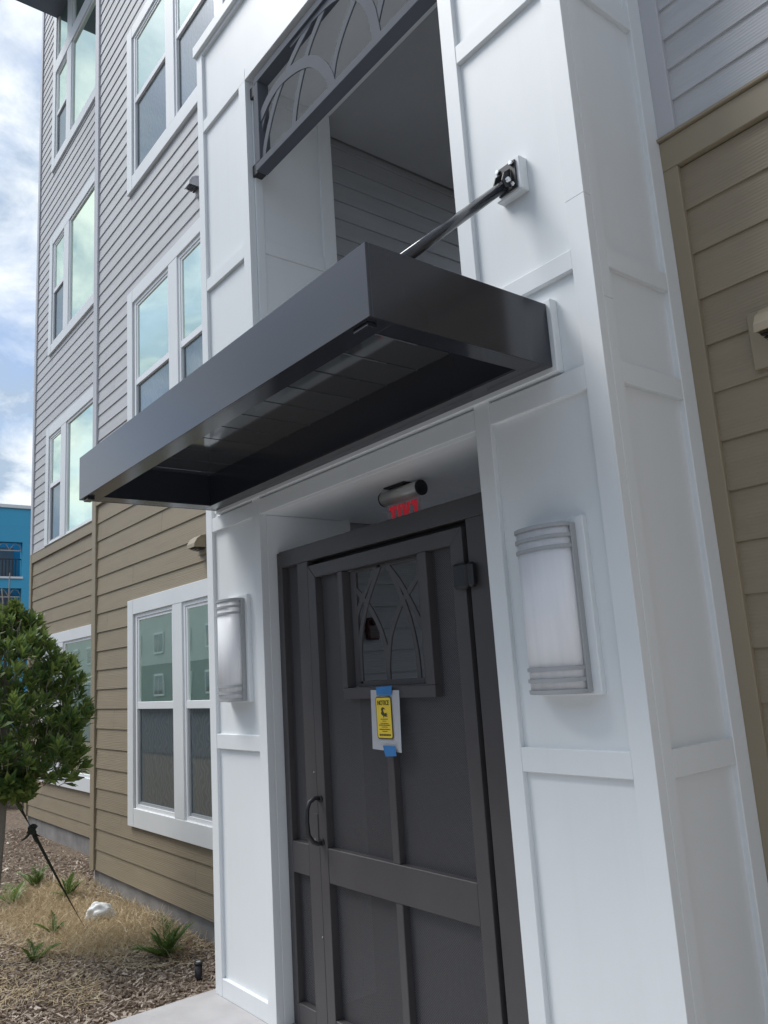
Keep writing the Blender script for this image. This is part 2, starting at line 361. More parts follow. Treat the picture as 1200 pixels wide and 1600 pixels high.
def window(parent, outer, units, Y, trim=(0.13, 0.13, 0.13, 0.15), transom=None):
    """outer = x0,x1,z0,z1 of the trim; units = [(x0,x1,meeting z or None)]"""
    x0, x1, z0, z1 = outer; tl, tr, tt, tb = trim
    w = bpy.data.objects.new('window', None); col.objects.link(w); w.parent = parent; w.empty_display_size = 0.1
    yf = Y - 0.022
    box('trim', x0, x0 + tl, yf, Y + 0.03, z0, z1, vinylT, w); box('trim', x1 - tr, x1, yf, Y + 0.03, z0, z1, vinylT, w)
    box('trim', x0 + tl, x1 - tr, yf + 0.0015, Y + 0.03, z1 - tt, z1, vinylT, w); box('trim', x0 + tl, x1 - tr, yf + 0.0015, Y + 0.03, z0, z0 + tb, vinylT, w)
    zi0, zi1 = z0 + tb, z1 - tt
    prev = None
    for (a, b, mz) in units:
        if prev is not None: box('mullion', prev, a, yf + 0.003, Y + 0.03, zi0, zi1, vinylT, w)
        prev = b
        spans = [(zi0, zi1)] if not transom else [(zi0, transom[0]), (transom[1], zi1)]
        if transom and a == units[0][0]: box('transom_bar', x0 + tl, x1 - tr, yf - 0.004, Y + 0.03, transom[0], transom[1], vinylT, w)
        for si, (c, d) in enumerate(spans):
            f = 0.032; yv = Y - 0.006
            boxes('frame', [(a, a + f, yv, Y + 0.03, c, d), (b - f, b, yv, Y + 0.03, c, d), (a + f, b - f, yv + 0.001, Y + 0.03, d - f, d), (a + f, b - f, yv + 0.001, Y + 0.03, c, c + f)], vinyl, w)
            s = 0.026; a2, b2, c2, d2 = a + f, b - f, c + f, d - f
            if mz and si == 0:
                boxes('sash', [(a2, a2 + s, Y + 0.002, Y + 0.03, mz, d2), (b2 - s, b2, Y + 0.002, Y + 0.03, mz, d2), (a2 + s, b2 - s, Y + 0.003, Y + 0.03, d2 - s, d2), (a2, b2, Y - 0.004, Y + 0.03, mz - 0.028, mz + 0.03)], vinyl, w, 0.002)
                box('pane', a2 + s, b2 - s, Y + 0.012, Y + 0.02, mz + 0.03, d2 - s, glassM, w, 0)
                boxes('screen_frame', [(a2, a2 + 0.022, Y + 0.008, Y + 0.03, c2, mz - 0.028), (b2 - 0.022, b2, Y + 0.008, Y + 0.03, c2, mz - 0.028), (a2 + .022, b2 - .022, Y + 0.009, Y + 0.03, c2, c2 + 0.022)], sframeM, w)
                box('screened_pane', a2 + 0.022, b2 - 0.022, Y + 0.018, Y + 0.024, c2 + 0.022, mz - 0.028, scrnM, w, 0)
            else:
                for q in (a2, b2 - 0.012): box('sash', q, q + 0.012, Y + 0.004, Y + 0.03, c2, d2, vinyl, w, 0)
                box('pane', a2 + 0.012, b2 - 0.012, Y + 0.012, Y + 0.02, c2, d2, glassM, w, 0)
    return (x0 + tl * 0.5, x1 - tr * 0.5, z0 + tb * 0.5, z1 - tt * 0.5)
vinylT = surf('white_trim_paint', (0.72, 0.745, 0.755), 0.45, 0.03, 2)
sframeM = surf('grey_screen_frame', (0.32, 0.34, 0.36), 0.45, 0.03, 3)
FR0, FR1 = 3.468, 3.592
# main (projecting) wall, left of the portal
wallM_ = box('wall', -8.07, -4.02, YW + 0.035, YW + 0.25, -0.2, 13.2, greyT, bld, 0)
boxes('side_return', [(-8.068, -7.9, YW + 0.25, YL + 0.05, -0.1, 13.2)], greyT, bld)
U = [(-6.91, -6.095, None), (-5.915, -5.10, None)]
holes = [window(bld, (-7.065, -4.95, 0.502, 2.41), [(u[0], u[1], 1.494) for u in U], YW),
         window(bld, (-7.065, -4.95, 3.61, 5.378), [(u[0], u[1], 4.43) for u in U], YW, (0.13, 0.13, 0.13, 0.10)),
         window(bld, (-7.065, -4.95, 6.45, 8.31), [(u[0], u[1], 7.42) for u in U], YW),
         window(bld, (-7.065, -4.95, 9.32, 11.18), [(u[0], u[1], 10.3) for u in U], YW)]
boards_y(wallM_, -7.955, -4.39, 0.018, FR0, 0.1815, YW + 0.004, brownS, holes)
boards_y(wallM_, -7.955, -1.30, 5.93, 12.4, 0.1345, YW + 0.004, greyS, holes, phase=-0.03)
boards_y(wallM_, -7.955, -4.39, FR1 + 0.02, 5.93, 0.1345, YW + 0.004, greyS, holes)
box('corner_trim', -8.07, -7.957, YW - 0.012, YW + 0.05, 0.012, FR1, brownT, wallM_); box('corner_trim', -8.07, -7.957, YW - 0.012, YW + 0.05, FR1 + 0.002, 13.2, greyT, wallM_)
box('frieze_board', -7.955, -4.38, YW - 0.010, YW + 0.05, FR0, FR1 - 0.002, brownT, wallM_)
box('cap_flashing', -7.955, -4.38, YW - 0.024, YW + 0.05, FR1, FR1 + 0.018, brownT, wallM_)
box('foundation', -8.05, -4.40, YW + 0.03, YW + 0.24, -0.4, 0.03, foundM, wallM_, 0.006)
# set-back wall at the far left
wl_ = box('wall', -12.0, -8.02, YL + 0.035, YL + 0.25, -0.2, 13.6, greyT, bld, 0)
UL = lambda mz: [(-11.13, -10.60, mz), (-10.385, -9.0, None)]
hl = [window(bld, (-11.29, -8.87, 0.54, 2.39), UL(1.50), YL), window(bld, (-11.29, -8.87, 3.605, 5.28), UL(4.415), YL, (0.14, 0.13, 0.15, 0.012)),
      window(bld, (-11.29, -8.87, 6.37, 8.21), UL(7.30), YL, (0.14, 0.13, 0.15, 0.13)), window(bld, (-11.29, -8.87, 9.31, 12.4), UL(10.19), YL, (0.14, 0.13, 0.15, 0.15), transom=(10.93, 11.14))]
boards_y(wl_, -11.925, -8.06, 0.06, FR0, 0.1815, YL + 0.004, brownS, hl, phase=-0.042)
boards_y(wl_, -11.925, -8.06, FR1 + 0.02, 12.9, 0.1345, YL + 0.004, greyS, hl)
box('corner_trim', -12.02, -11.927, YL - 0.012, YL + 0.05, 0.05, FR1, brownT, wl_); box('corner_trim', -12.02, -11.927, YL - 0.012, YL + 0.05, FR1 + 0.002, 13.6, greyT, wl_)
box('frieze_board', -11.925, -8.06, YL - 0.010, YL + 0.05, FR0, FR1 - 0.002, brownT, wl_)
box('cap_flashing', -11.925, -8.06, YL - 0.012, YL + 0.05, FR1, FR1 + 0.012, brownT, wl_)
box('foundation', -11.98, -8.05, YL + 0.03, YL + 0.24, -0.4, 0.07, foundM, wl_, 0.006)
box('end_wall', -12.0, -11.8, YL + 0.25, 4.7, -0.2, 13.6, greyT, bld, 0)
box('roof_overhang', -11.16, -8.3, 1.7, YL + 0.2, 11.92, 12.25, roofM, bld, 0.01)
# wall right of the portal
wr_ = box('wall', -1.80, 3.0, YW + 0.035, YW + 0.25, -0.2, 13.2, greyT, bld, 0)
boards_y(wr_, -1.388, 3.0, 0.018, FR0, 0.1815, YW + 0.004, brownS, [], joints=30, phase=-0.005)
boards_y(wr_, -1.376, 3.0, FR1 + 0.02, 5.93, 0.1345, YW + 0.004, greyS, [], joints=30)
boards_y(wr_, -1.295, 3.0, 5.93, 9.0, 0.1345, YW + 0.004, greyS, [], joints=30)
box('vertical_trim', -1.47, -1.388, YW - 0.010, YW + 0.05, 0.0, FR0, brownT, wr_); box('vertical_trim', -1.47, -1.376, YW - 0.010, YW + 0.05, FR1 + 0.018, 5.9, greyT, wr_)
box('frieze_board', -1.47, 3.0, YW - 0.012, YW + 0.05, FR0, FR1 - 0.002, brownT, wr_)
box('cap_flashing', -1.47, 3.0, YW - 0.026, YW + 0.05, FR1, FR1 + 0.014, brownT, wr_)
box('added_shade_wall', 3.02, 6.5, -2.4, YW + 0.3, -0.2, 13.2, greyT, bld, 0)  # unseen wing added out of view to shade the right-hand wall
box('upper_wall', -4.02, -1.80, YW + 0.035, YW + 0.25, 5.5, 13.2, greyT, bld, 0)

# ------------------------------------------------------------------ white entrance portal (part of the building)
XL, XA, XB, XR = -4.37, -3.72, -2.055, -1.448
por = bpy.data.objects.new('entrance_portal', None); col.objects.link(por); por.parent = bld
T = 0.021                          # trim thickness
yb = YP + T
RAILS = [(0.0, 0.092), (1.281, 1.362), (2.523, 2.606), (2.953, 3.026), (4.075, 4.158), (5.213, 5.296), (5.80, 5.86)]
def pillar(x0, x1, s0, s1):
    L_ = x0 == XL; top_ = 5.84
    box('stile', x0, x0 + s0, YP, yb + 0.02, 0.0, 5.84 if L_ else 5.213, white, por); box('stile', x1 - s1, x1, YP, yb + 0.02, 0.0, 3.20, white, por, 0.0012); box('stile', x1 - s1, x1, YP + 0.0004, yb + 0.02, 3.2008, 5.213 if L_ else 5.84, white, por, 0.0012)
    for i, (a, b) in enumerate(RAILS[:6]):
        if i == 5:
            box('rail', (x0 + s0 - 0.001) if L_ else x0, x1 if L_ else (x1 - s1 + 0.001), YP + 0.0012, yb + 0.02, a, b, white, por); continue
        box('rail', x0 + s0 - 0.001, x1 - s1 + 0.001, YP + 0.0012, yb + 0.02, a, b, white, por)
        box('panel', x0 + s0 - 0.002, x1 - s1 + 0.002, yb, yb + 0.02, b - 0.002, RAILS[i + 1][0] + 0.002, white, por, 0)
pillar(XL, XA, 0.08, 0.08); pillar(XB, XR, 0.08, 0.082)
box('pillar_core', XL + 0.02, XA - 0.004, yb + 0.02, YW + 0.06, 0.0, 5.84, white, por, 0); box('pillar_core', XB + 0.004, XR - 0.045, yb + 0.02, YW + 0.06, 0.0, 5.84, white, por, 0)
box('side_board', XL, XL + 0.018, yb + 0.021, YW, 0.0, 5.84, white, por)
# lintel over the gate opening and the balcony upstand
for (a, b) in (RAILS[2], RAILS[3]): box('rail', XA + 0.0, XB, YP + 0.0012, yb + 0.02, a, b, white, por)
box('panel', XA, XB, yb, yb + 0.02, RAILS[2][1] - .002, RAILS[3][0] + .002, white, por, 0)
box('lintel_soffit', XA - 0.003, XB + 0.003, yb + 0.021, YW - 0.0, 2.523, 2.70, white, por, 0.002)
box('balcony_floor', XA - 0.003, XB + 0.003, yb + 0.021, 4.6, 2.86, 3.02, concM, por, 0.002)
# head above the upper opening
box('rail', XA, XB, YP + 0.0012, yb + 0.02, 5.213, 5.296, white, por); box('panel', XL + 0.078, XR - 0.08, yb, yb + 0.02, 5.294, 5.802, white, por, 0); box('rail', XL + 0.079, XR - 0.081, YP + 0.0012, yb + 0.02, 5.80, 5.84, white, por)
box('head_soffit', XA - 0.003, XB + 0.003, yb + 0.021, 2.727, 5.213, 5.80, white, por, 0.002)
box('cornice', XL - 0.012, XR + 0.012, YP - 0.022, YW, 5.828, 5.91, white, por, 0.004)
# right-hand side face
xs_ = XR - T
box('stile', xs_ - 0.02, XR, yb + 0.0205, 2.212, 0.0, 2.83, white, por); box('stile', xs_ - 0.02, XR - 0.0004, yb + 0.0205, 2.212, 2.8308, 5.828, white, por); box('stile', xs_ - 0.02, XR, 2.566, 2.651, 0.0, 5.828, white, por)
SR = [(0.0, 0.092), (1.279, 1.362), (2.533, 2.611), (2.950, 3.024), (4.065, 4.15), (5.213, 5.296), (5.74, 5.828)]
for i, (a, b) in enumerate(SR):
    box('rail', xs_ - 0.02, XR - 0.0012, 2.211, 2.567, a, b, white, por)
    if i + 1 < len(SR): box('panel', xs_ - 0.02, xs_, 2.210, 2.568, b - 0.002, SR[i + 1][0] + 0.002, white, por, 0)
# reveals of the openings
box('reveal', XA - 0.02, XA + 0.0005, yb + 0.021, 2.64, 0.0, 2.522, white, por); box('reveal', XB - 0.0005, XB + 0.02, yb + 0.021, 2.64, 0.0, 2.522, white, por)
for s, xx in ((1, XA), (-1, XB)):
    f = lambda a, b: (min(xx + s * a, xx + s * b), max(xx + s * a, xx + s * b))
    for (ya, yc) in ((yb + 0.021, 2.21), (2.632, 2.727)): box('reveal_stile', *f(-0.004, 0.012), ya, yc, 3.02, 5.213, white, por)
    box('reveal_panel', *f(-0.006, -0.001), 2.205, 2.64, 3.02, 5.213, white, por, 0)
    for (a, b) in ((3.02, 3.09), (4.09, 4.176), (5.14, 5.212)): box('reveal_rail', *f(-0.004, 0.0105), 2.211, 2.631, a, b, white, por)
# plain mounting blocks behind the lamps and the rod plate
for (a, b) in ((-1.875, -1.606), (-4.150, -3.885)): box('mounting_block', a, b, YP - 0.002, yb + 0.005, 1.534, 2.112, white, por, 0.003)
box('mounting_block', -1.818, -1.690, YP - 0.020, yb + 0.002, 3.345, 3.480, white, por, 0.004)
box('flashing_strip', -4.225, -1.628, YP - 0.014, yb + 0.001, 2.617, 2.884, white, por, 0.003)

# ------------------------------------------------------------------ breezeway behind the openings; its unseen back kept short and open for daylight
cor = bpy.data.objects.new('breezeway', None); col.objects.link(cor); cor.parent = bld
XC = -3.9
def boards_x(parent, X, y0, y1, z0, z1, pitch, m):
    z = z0
    while z < z1 - 0.01:
        zb = min(z + pitch, z1); bm = bmesh.new()
        prof = [(X, z), (X - 0.013, zb), (X - 0.020, zb), (X - 0.012, z)]
        A = [bm.verts.new((u, y0, v)) for u, v in prof]; B = [bm.verts.new((u, y1, v)) for u, v in prof]
        bm.faces.new(A); bm.faces.new(B[::-1])
        for i in range(4): bm.faces.new([A[i], B[i], B[(i + 1) % 4], A[(i + 1) % 4]])
        bmesh.ops.recalc_face_normals(bm, faces=bm.faces); from_bm('siding_board', bm, m, parent); z += pitch
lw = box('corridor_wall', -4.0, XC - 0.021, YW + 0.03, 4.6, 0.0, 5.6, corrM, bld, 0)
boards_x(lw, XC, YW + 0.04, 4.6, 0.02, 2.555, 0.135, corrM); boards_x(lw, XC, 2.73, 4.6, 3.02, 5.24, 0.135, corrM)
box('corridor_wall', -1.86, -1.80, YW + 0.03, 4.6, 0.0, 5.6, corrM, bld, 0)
for i in range(6):
    x0 = -3.9 + i * 0.34; box('ceiling_board', x0, x0 + 0.334, YW + 0.004, 4.6, 2.556, 2.58, ceilM, cor, 0.003)
box('ceiling', -3.9, -1.86, YW + 0.004, 4.6, 2.583, 2.70, ceilM, cor, 0)
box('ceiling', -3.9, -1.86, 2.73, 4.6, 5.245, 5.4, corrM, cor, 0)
box('end_wall', -3.9, -3.35, 4.5, 4.6, 0.0, 2.55, corrM, cor, 0)  # unseen partial wall added to darken the lower passage
box('roof_slab', -12, 3, 2.9, 4.8, 13.2, 13.5, roofM, bld, 0)
box('rear_wall', -12, -4.0, 4.5, 4.7, -0.2, 13.2, greyT, bld, 0); box('rear_wall', -1.8, 3, 4.5, 4.7, -0.2, 13.2, greyT, bld, 0); box('rear_wall', -4.0, -1.8, 4.5, 4.7, 5.42, 13.2, greyT, bld, 0)

# ================================================================== ENTRANCE CANOPY
cx0, cx1, cy0, cz0, cz1 = -4.205, -1.646, 1.312, 2.635, 2.868
can = thing('entrance_canopy', 'charcoal metal box canopy with glossy underside above the gate', 'canopy', (-2.93, 2.1, 2.63))
cyb = YP - 0.015
bm = bmesh.new()
def quad(*p): bm.faces.new([bm.verts.new(v) for v in p])
fl = 0.09; th = 0.012
boxes('fascia', [(cx0, cx1, cy0, cy0 + th, cz0, cz1)], canopyM, can, 0.0015)
boxes('fascia', [(cx0, cx0 + th, cy0 + th + .0002, cyb, cz0, cz1)], canopyM, can, 0.0015)
boxes('fascia', [(cx1 - th, cx1, cy0 + th + .0002, cyb, cz0, cz1)], canopyM, can, 0.0015)
bm.free()
box('flange', cx0 + th, cx1 - th, cy0 + th, cy0 + fl, cz0 + 0.001, cz0 + 0.006, canopyM, can, 0.001)
box('flange', cx0 + th, cx0 + 0.115, cy0 + fl + .0005, cyb - fl, cz0 + 0.001, cz0 + 0.006, canopyM, can, 0.001)
box('flange', cx1 - 0.085, cx1 - th, cy0 + fl + .0005, cyb - fl, cz0 + 0.001, cz0 + 0.006, canopyM, can, 0.001)
box('flange', cx0 + th, cx1 - th, cyb - fl + .0005, cyb, cz0 + 0.001, cz0 + 0.006, canopyM, can, 0.001)
box('channel_web', cx0 + 0.109, cx0 + 0.115, cy0 + fl, cyb - fl, cz0 + 0.006, 2.814, canopyM, can, 0.001)
box('channel_web', cx1 - 0.085, cx1 - 0.079, cy0 + fl, cyb - fl, cz0 + 0.006, 2.814, canopyM, can, 0.001)
box('channel_web', cx0 + 0.11, cx1 - 0.08, cy0 + fl - .006, cy0 + fl, cz0 + 0.006, 2.814, canopyM, can, 0.001)
box('channel_web', cx0 + 0.11, cx1 - 0.08, cyb - fl, cyb - fl + .006, cz0 + 0.006, 2.814, canopyM, can, 0.001)
x = -4.02 - 0.196
while x < cx1 - 0.08:
    a = max(x, cx0 + 0.112); b = min(x + 0.1890, cx1 - 0.082)
    if b - a > 0.03: box('soffit_panel', a, b, cy0 + fl - 0.004, cyb - fl + 0.004, 2.814, 2.824, soffM, can, 0.0022)
    x += 0.1975
box('roof_deck', cx0 + 0.013, cx1 - 0.013, cy0 + 0.013, cyb, 2.826, 2.845, canopyM, can, 0.001)
for xx in (cx1 - 0.10, cx0 + 0.03): box('drain_tab', xx, xx + 0.07, cy0 + 0.014, cy0 + 0.05, cz0 - 0.014, cz0 + 0.0005, canopyM, can, 0.002)
for px in (-1.752, -4.10):
    rod = tube('tie_rod', [(px, 1.44, 2.836), (px, 2.070, 3.376)], 0.0205, canopyM, can, 14)
    box('plate', px - 0.046, px + 0.046, YP - 0.0285, YP - 0.0205, 3.356, 3.468, darkM, rod, 0.002)
    prism('lug', [(YP - 0.031, 3.365), (YP - 0.031, 3.44), (2.05, 3.412), (2.035, 3.375), (2.05, 3.352)], 'x', px - 0.024, px - 0.018, darkM, rod, 0.001)
    prism('lug', [(YP - 0.031, 3.365), (YP - 0.031, 3.44), (2.05, 3.412), (2.035, 3.375), (2.05, 3.352)], 'x', px + 0.018, px + 0.024, darkM, rod, 0.001)
    for bx_, bz_ in ((-0.033, 3.369), (0.033, 3.369), (-0.033, 3.455), (0.033, 3.455)):
        tube('bolt', [(px + bx_, YP - 0.0305, bz_), (px + bx_, YP - 0.041, bz_)], [0.0095, 0.0080], boltM, rod, 6)
    tube('bolt', [(px - 0.034, 2.062, 3.382), (px + 0.034, 2.062, 3.382)], 0.0095, boltM, rod, 8)
    tube('clevis', [(px, 1.425, 2.822), (px, 1.47, 2.862)], 0.024, darkM, rod, 10)
    if px < -4: box('mounting_block', px - 0.066, px + 0.062, YP - 0.020, yb + 0.002, 3.338, 3.492, white, por, 0.004)

# ================================================================== GATE
YD = 2.2
gate = thing('entrance_gate', 'charcoal steel entrance gate with perforated panels and arched grille window', 'gate', (-2.9, YD, 0))
D = 0.05
fr = bpy.data.objects.new('gate_frame', None); col.objects.link(fr); fr.parent = gate
box('jamb_channel', -3.7185, -3.672, YD + 0.012, YD + 0.06, 0.0, 2.309, gateM, fr)
box('post', -3.671, -3.650, YD, YD + D, 0.0, 2.222, gateM, fr); box('post', -3.500, -3.402, YD, YD + D, 0.0, 2.222, gateM, fr); box('post', -2.238, -2.057, YD, YD + D, 0.0, 2.222, gateM, fr)
box('head', -3.671, -2.057, YD - 0.0012, YD + D, 2.2225, 2.310, gateM, fr)
box('cross_rail', -3.650, -3.500, YD + 0.001, YD + D, 0.703, 0.850, gateM, fr); box('bottom_rail', -3.650, -3.500, YD + 0.001, YD + D, 0.0, 0.112, gateM, fr)
boxes('stop', [(-3.42, -2.22, YD + 0.052, YD + 0.066, 2.14, 2.25), (-3.42, -3.38, YD + 0.052, YD + 0.066, 0, 2.14), (-2.275, -2.22, YD + 0.052, YD + 0.066, 0, 2.14)], darkM, fr)
for (a, b, c, d) in ((-3.650, -3.500, 0.112, 0.703), (-3.650, -3.500, 0.850, 2.2225)): box('perforated_panel', a, b, YD + 0.034, YD + 0.036, c, d, perfM, fr, 0)
leaf = bpy.data.objects.new('door_leaf', None); col.objects.link(leaf); leaf.parent = gate
lx0, lx1, lz1 = -3.396, -2.262, 2.196
iz = 2.131
def mitre(name, pts): return prism(name, pts, 'y', YD - 0.003, YD + 0.042, gateM, leaf, 0.002)
mitre('stile', [(lx0, 0.015), (lx0, lz1), (-3.331, iz), (-3.331, 0.015)])
mitre('stile', [(lx1, 0.015), (lx1, lz1), (-2.335, iz), (-2.335, 0.015)])
mitre('top_rail', [(lx0 + 0.002, lz1), (lx1 - 0.002, lz1), (-2.3365, iz), (-3.3295, iz)])
box('mid_rail', -3.3305, -2.3355, YD - 0.001, YD + 0.042, 0.698, 0.852, gateM, leaf); box('bottom_rail', -3.3305, -2.3355, YD - 0.001, YD + 0.042, 0.015, 0.118, gateM, leaf)
box('muntin', -2.842, -2.797, YD + 0.002, YD + 0.042, 0.852, 1.535, gateM, leaf); box('muntin', -2.842, -2.797, YD + 0.002, YD + 0.042, 0.118, 0.698, gateM, leaf)
for (a, b, c, d) in ((-3.331, -3.133, 1.535, iz), (-2.487, -2.335, 1.535, iz), (-3.331, -2.842, 0.852, 1.535), (-2.797, -2.335, 0.852, 1.535), (-3.331, -2.842, 0.118, 0.698), (-2.797, -2.335, 0.118, 0.698)):
    box('perforated_panel', a, b, YD + 0.034, YD + 0.036, c, d, perfM, leaf, 0)
box('window_bar', -3.135, -3.098, YD - 0.004, YD + 0.050, 1.5835, iz - 0.001, gateM, leaf); box('window_bar', -2.540, -2.487, YD - 0.004, YD + 0.050, 1.5835, iz - 0.001, gateM, leaf)
box('window_bar', -3.135, -2.487, YD - 0.0045, YD + 0.050, 1.533, 1.583, gateM, leaf)
GY0, GY1 = YD + 0.030, YD + 0.038
gr = bpy.data.objects.new('arched_grille', None); col.objects.link(gr); gr.parent = gate
box('grille_bar', -3.078, -3.036, GY0, GY1 + 0.01, 1.586, iz - 0.003, gateM, gr); box('grille_bar', -2.588, -2.543, GY0, GY1 + 0.01, 1.586, iz - 0.003, gateM, gr); box('grille_bar', -3.036, -2.588, GY0, GY1 + 0.01, 1.586, 1.612, gateM, gr)
box('grille_bar', -3.036, -2.588, GY0, GY1 + 0.01, iz - 0.018, iz - 0.003, gateM, gr)
ARCH = [[(-2.845, 2.125), (-2.955, 1.965), (-3.022, 1.80), (-3.03, 1.60)],
        [(-2.80, 2.125), (-2.70, 2.015), (-2.60, 1.86), (-2.56, 1.77)],
        [(-2.775, 2.10), (-2.715, 1.985), (-2.662, 1.87), (-2.628, 1.73), (-2.62, 1.60)],
        [(-2.575, 2.05), (-2.655, 1.98), (-2.715, 1.93), (-2.795, 1.81), (-2.826, 1.69), (-2.83, 1.60)],
        [(-2.88, 2.12), (-2.925, 2.065), (-3.01, 1.965), (-3.07, 1.88)],
        [(-3.06, 2.05), (-2.965, 1.965), (-2.885, 1.86), (-2.84, 1.75), (-2.832, 1.62)]]
for i, a in enumerate(ARCH): ribbon('arch_bar', a, 0.025, GY0 + 0.0006 * i, GY1 + 0.0006 * i, gateM, gr)
# pull handle and hinge
hb = [(-3.372, YD - 0.002, 1.072), (-3.378, YD - 0.030, 1.078), (-3.384, YD - 0.058, 1.062), (-3.388, YD - 0.070, 1.03), (-3.390, YD - 0.072, 0.975), (-3.388, YD - 0.068, 0.915), (-3.380, YD - 0.05, 0.882), (-3.374, YD - 0.028, 0.872), (-3.368, YD - 0.002, 0.876)]
hd = tube('handle', hb, 0.0105, darkM, leaf, 12)
for zz in (1.072, 0.876): tube('rose', [(-3.37, YD - 0.003, zz), (-3.37, YD - 0.011, zz)], 0.017, darkM, leaf, 14)
box('lock_plate', -3.432, -3.404, YD - 0.004, YD + 0.001, 0.875, 1.0, gateM, fr, 0.001)
tube('screw', [(-3.428, YD - 0.004, 0.882), (-3.428, YD - 0.008, 0.882)], 0.004, boltM, fr, 8)
hz0, hz1 = 1.945, 2.046
hg = box('hinge', -2.305, -2.225, YD - 0.034, YD - 0.0035, hz0, hz1, darkM, leaf, 0.010)
box('hinge_wing', -2.222, -2.190, YD - 0.036, YD - 0.0015, hz0 + 0.002, hz1 - 0.002, darkM, leaf, 0.010)
# strip of tie holes on the stile: small bright rivets
for (rx, rz) in ((-3.40, 0.45), (-3.41, 1.19)): tube('rivet', [(rx - 0.012, YD, rz), (rx - 0.012, YD - 0.003, rz)], 0.004, boltM, fr, 8)

# ------------------------------------------------------------------ notice taped to the gate
ny = YD - 0.014
notice = thing('notice_sheet', 'white paper with a yellow NOTICE print taped to the gate', 'notice', (-2.81, ny, 1.31))
bm = bmesh.new(); c4 = [(-2.908, 1.571), (-2.707, 1.566), (-2.713, 1.309), (-2.918, 1.318)]
N = 6; gv = []
for i in range(N + 1):
    for j in range(N + 1):
        u, v = i / N, j / N
        px = (1 - v) * ((1 - u) * c4[0][0] + u * c4[1][0]) + v * ((1 - u) * c4[3][0] + u * c4[2][0]); pz = (1 - v) * ((1 - u) * c4[0][1] + u * c4[1][1]) + v * ((1 - u) * c4[3][1] + u * c4[2][1])
        gv.append(bm.verts.new((px, ny - 0.010 * max(0, u - 0.75) * v - 0.002 * math.sin(u * 3), pz)))
for i in range(N):
    for j in range(N): a = i * (N + 1) + j; bm.faces.new([gv[a], gv[a + N + 1], gv[a + N + 2], gv[a + 1]])
r = bmesh.ops.solidify(bm, geom=bm.faces[:], thickness=0.0008); paper = from_bm('paper', bm, paperM, notice)
def rrect(x0, x1, z0, z1, r):
    p = []
    for (cx, cz, a0) in ((x1 - r, z1 - r, 0), (x0 + r, z1 - r, 90), (x0 + r, z0 + r, 180), (x1 - r, z0 + r, 270)):
        for k in range(5): a = R_(a0 + 22.5 * k); p.append((cx + r * math.cos(a), cz + r * math.sin(a)))
    return p
prism('print_border', rrect(-2.869, -2.759, 1.363, 1.541, 0.012), 'y', ny - 0.0062, ny - 0.0040, inkM, notice)
prism('print_field', rrect(-2.8645, -2.7635, 1.3675, 1.5365, 0.009), 'y', ny - 0.0068, ny - 0.0064, yellowM, notice)
RT = Matrix.Rotation(R_(90), 4, 'X')
text('lettering', 'NOTICE', 0.0285, inkM, notice, Matrix.Translation((-2.814, ny - 0.0076, 1.514)) @ RT @ Matrix.Scale(0.78, 4, (1, 0, 0)))
bird = [(-2.832, 1.489), (-2.822, 1.497), (-2.810, 1.494), (-2.800, 1.486), (-2.812, 1.489), (-2.818, 1.484), (-2.814, 1.476), (-2.808, 1.470), (-2.800, 1.472), (-2.788, 1.473), (-2.797, 1.468), (-2.786, 1.464), (-2.797, 1.461), (-2.785, 1.457), (-2.800, 1.456), (-2.812, 1.458), (-2.816, 1.450), (-2.819, 1.460), (-2.829, 1.464), (-2.834, 1.472), (-2.828, 1.478)]
prism('pictogram', bird, 'y', ny - 0.0076, ny - 0.0070, inkM, notice)
for i, (w, zz, h) in enumerate(((0.050, 1.446, .0035), (0.026, 1.438, .003), (0.056, 1.428, .003), (0.076, 1.421, .004), (0.040, 1.413, .003), (0.074, 1.403, .004), (0.034, 1.395, .003), (0.078, 1.380, .008))):
    lst = []; xx = -2.813 - w / 2
    while xx < -2.813 + w / 2: l = rng.uniform(0.004, 0.011); lst.append((xx, min(xx + l, -2.813 + w / 2), ny - 0.0074, ny - 0.0070, zz - h / 2, zz + h / 2)); xx += l + 0.002
    boxes('print_line', lst, inkM, notice)
prism('tape', [(-2.858, 1.583), (-2.744, 1.586), (-2.752, 1.547), (-2.855, 1.550)], 'y', ny - 0.0085, ny - 0.0078, tapeM, notice)
prism('tape', [(-2.826, 1.336), (-2.741, 1.336), (-2.736, 1.296), (-2.812, 1.291)], 'y', ny - 0.0135, ny - 0.0127, tapeM, notice)

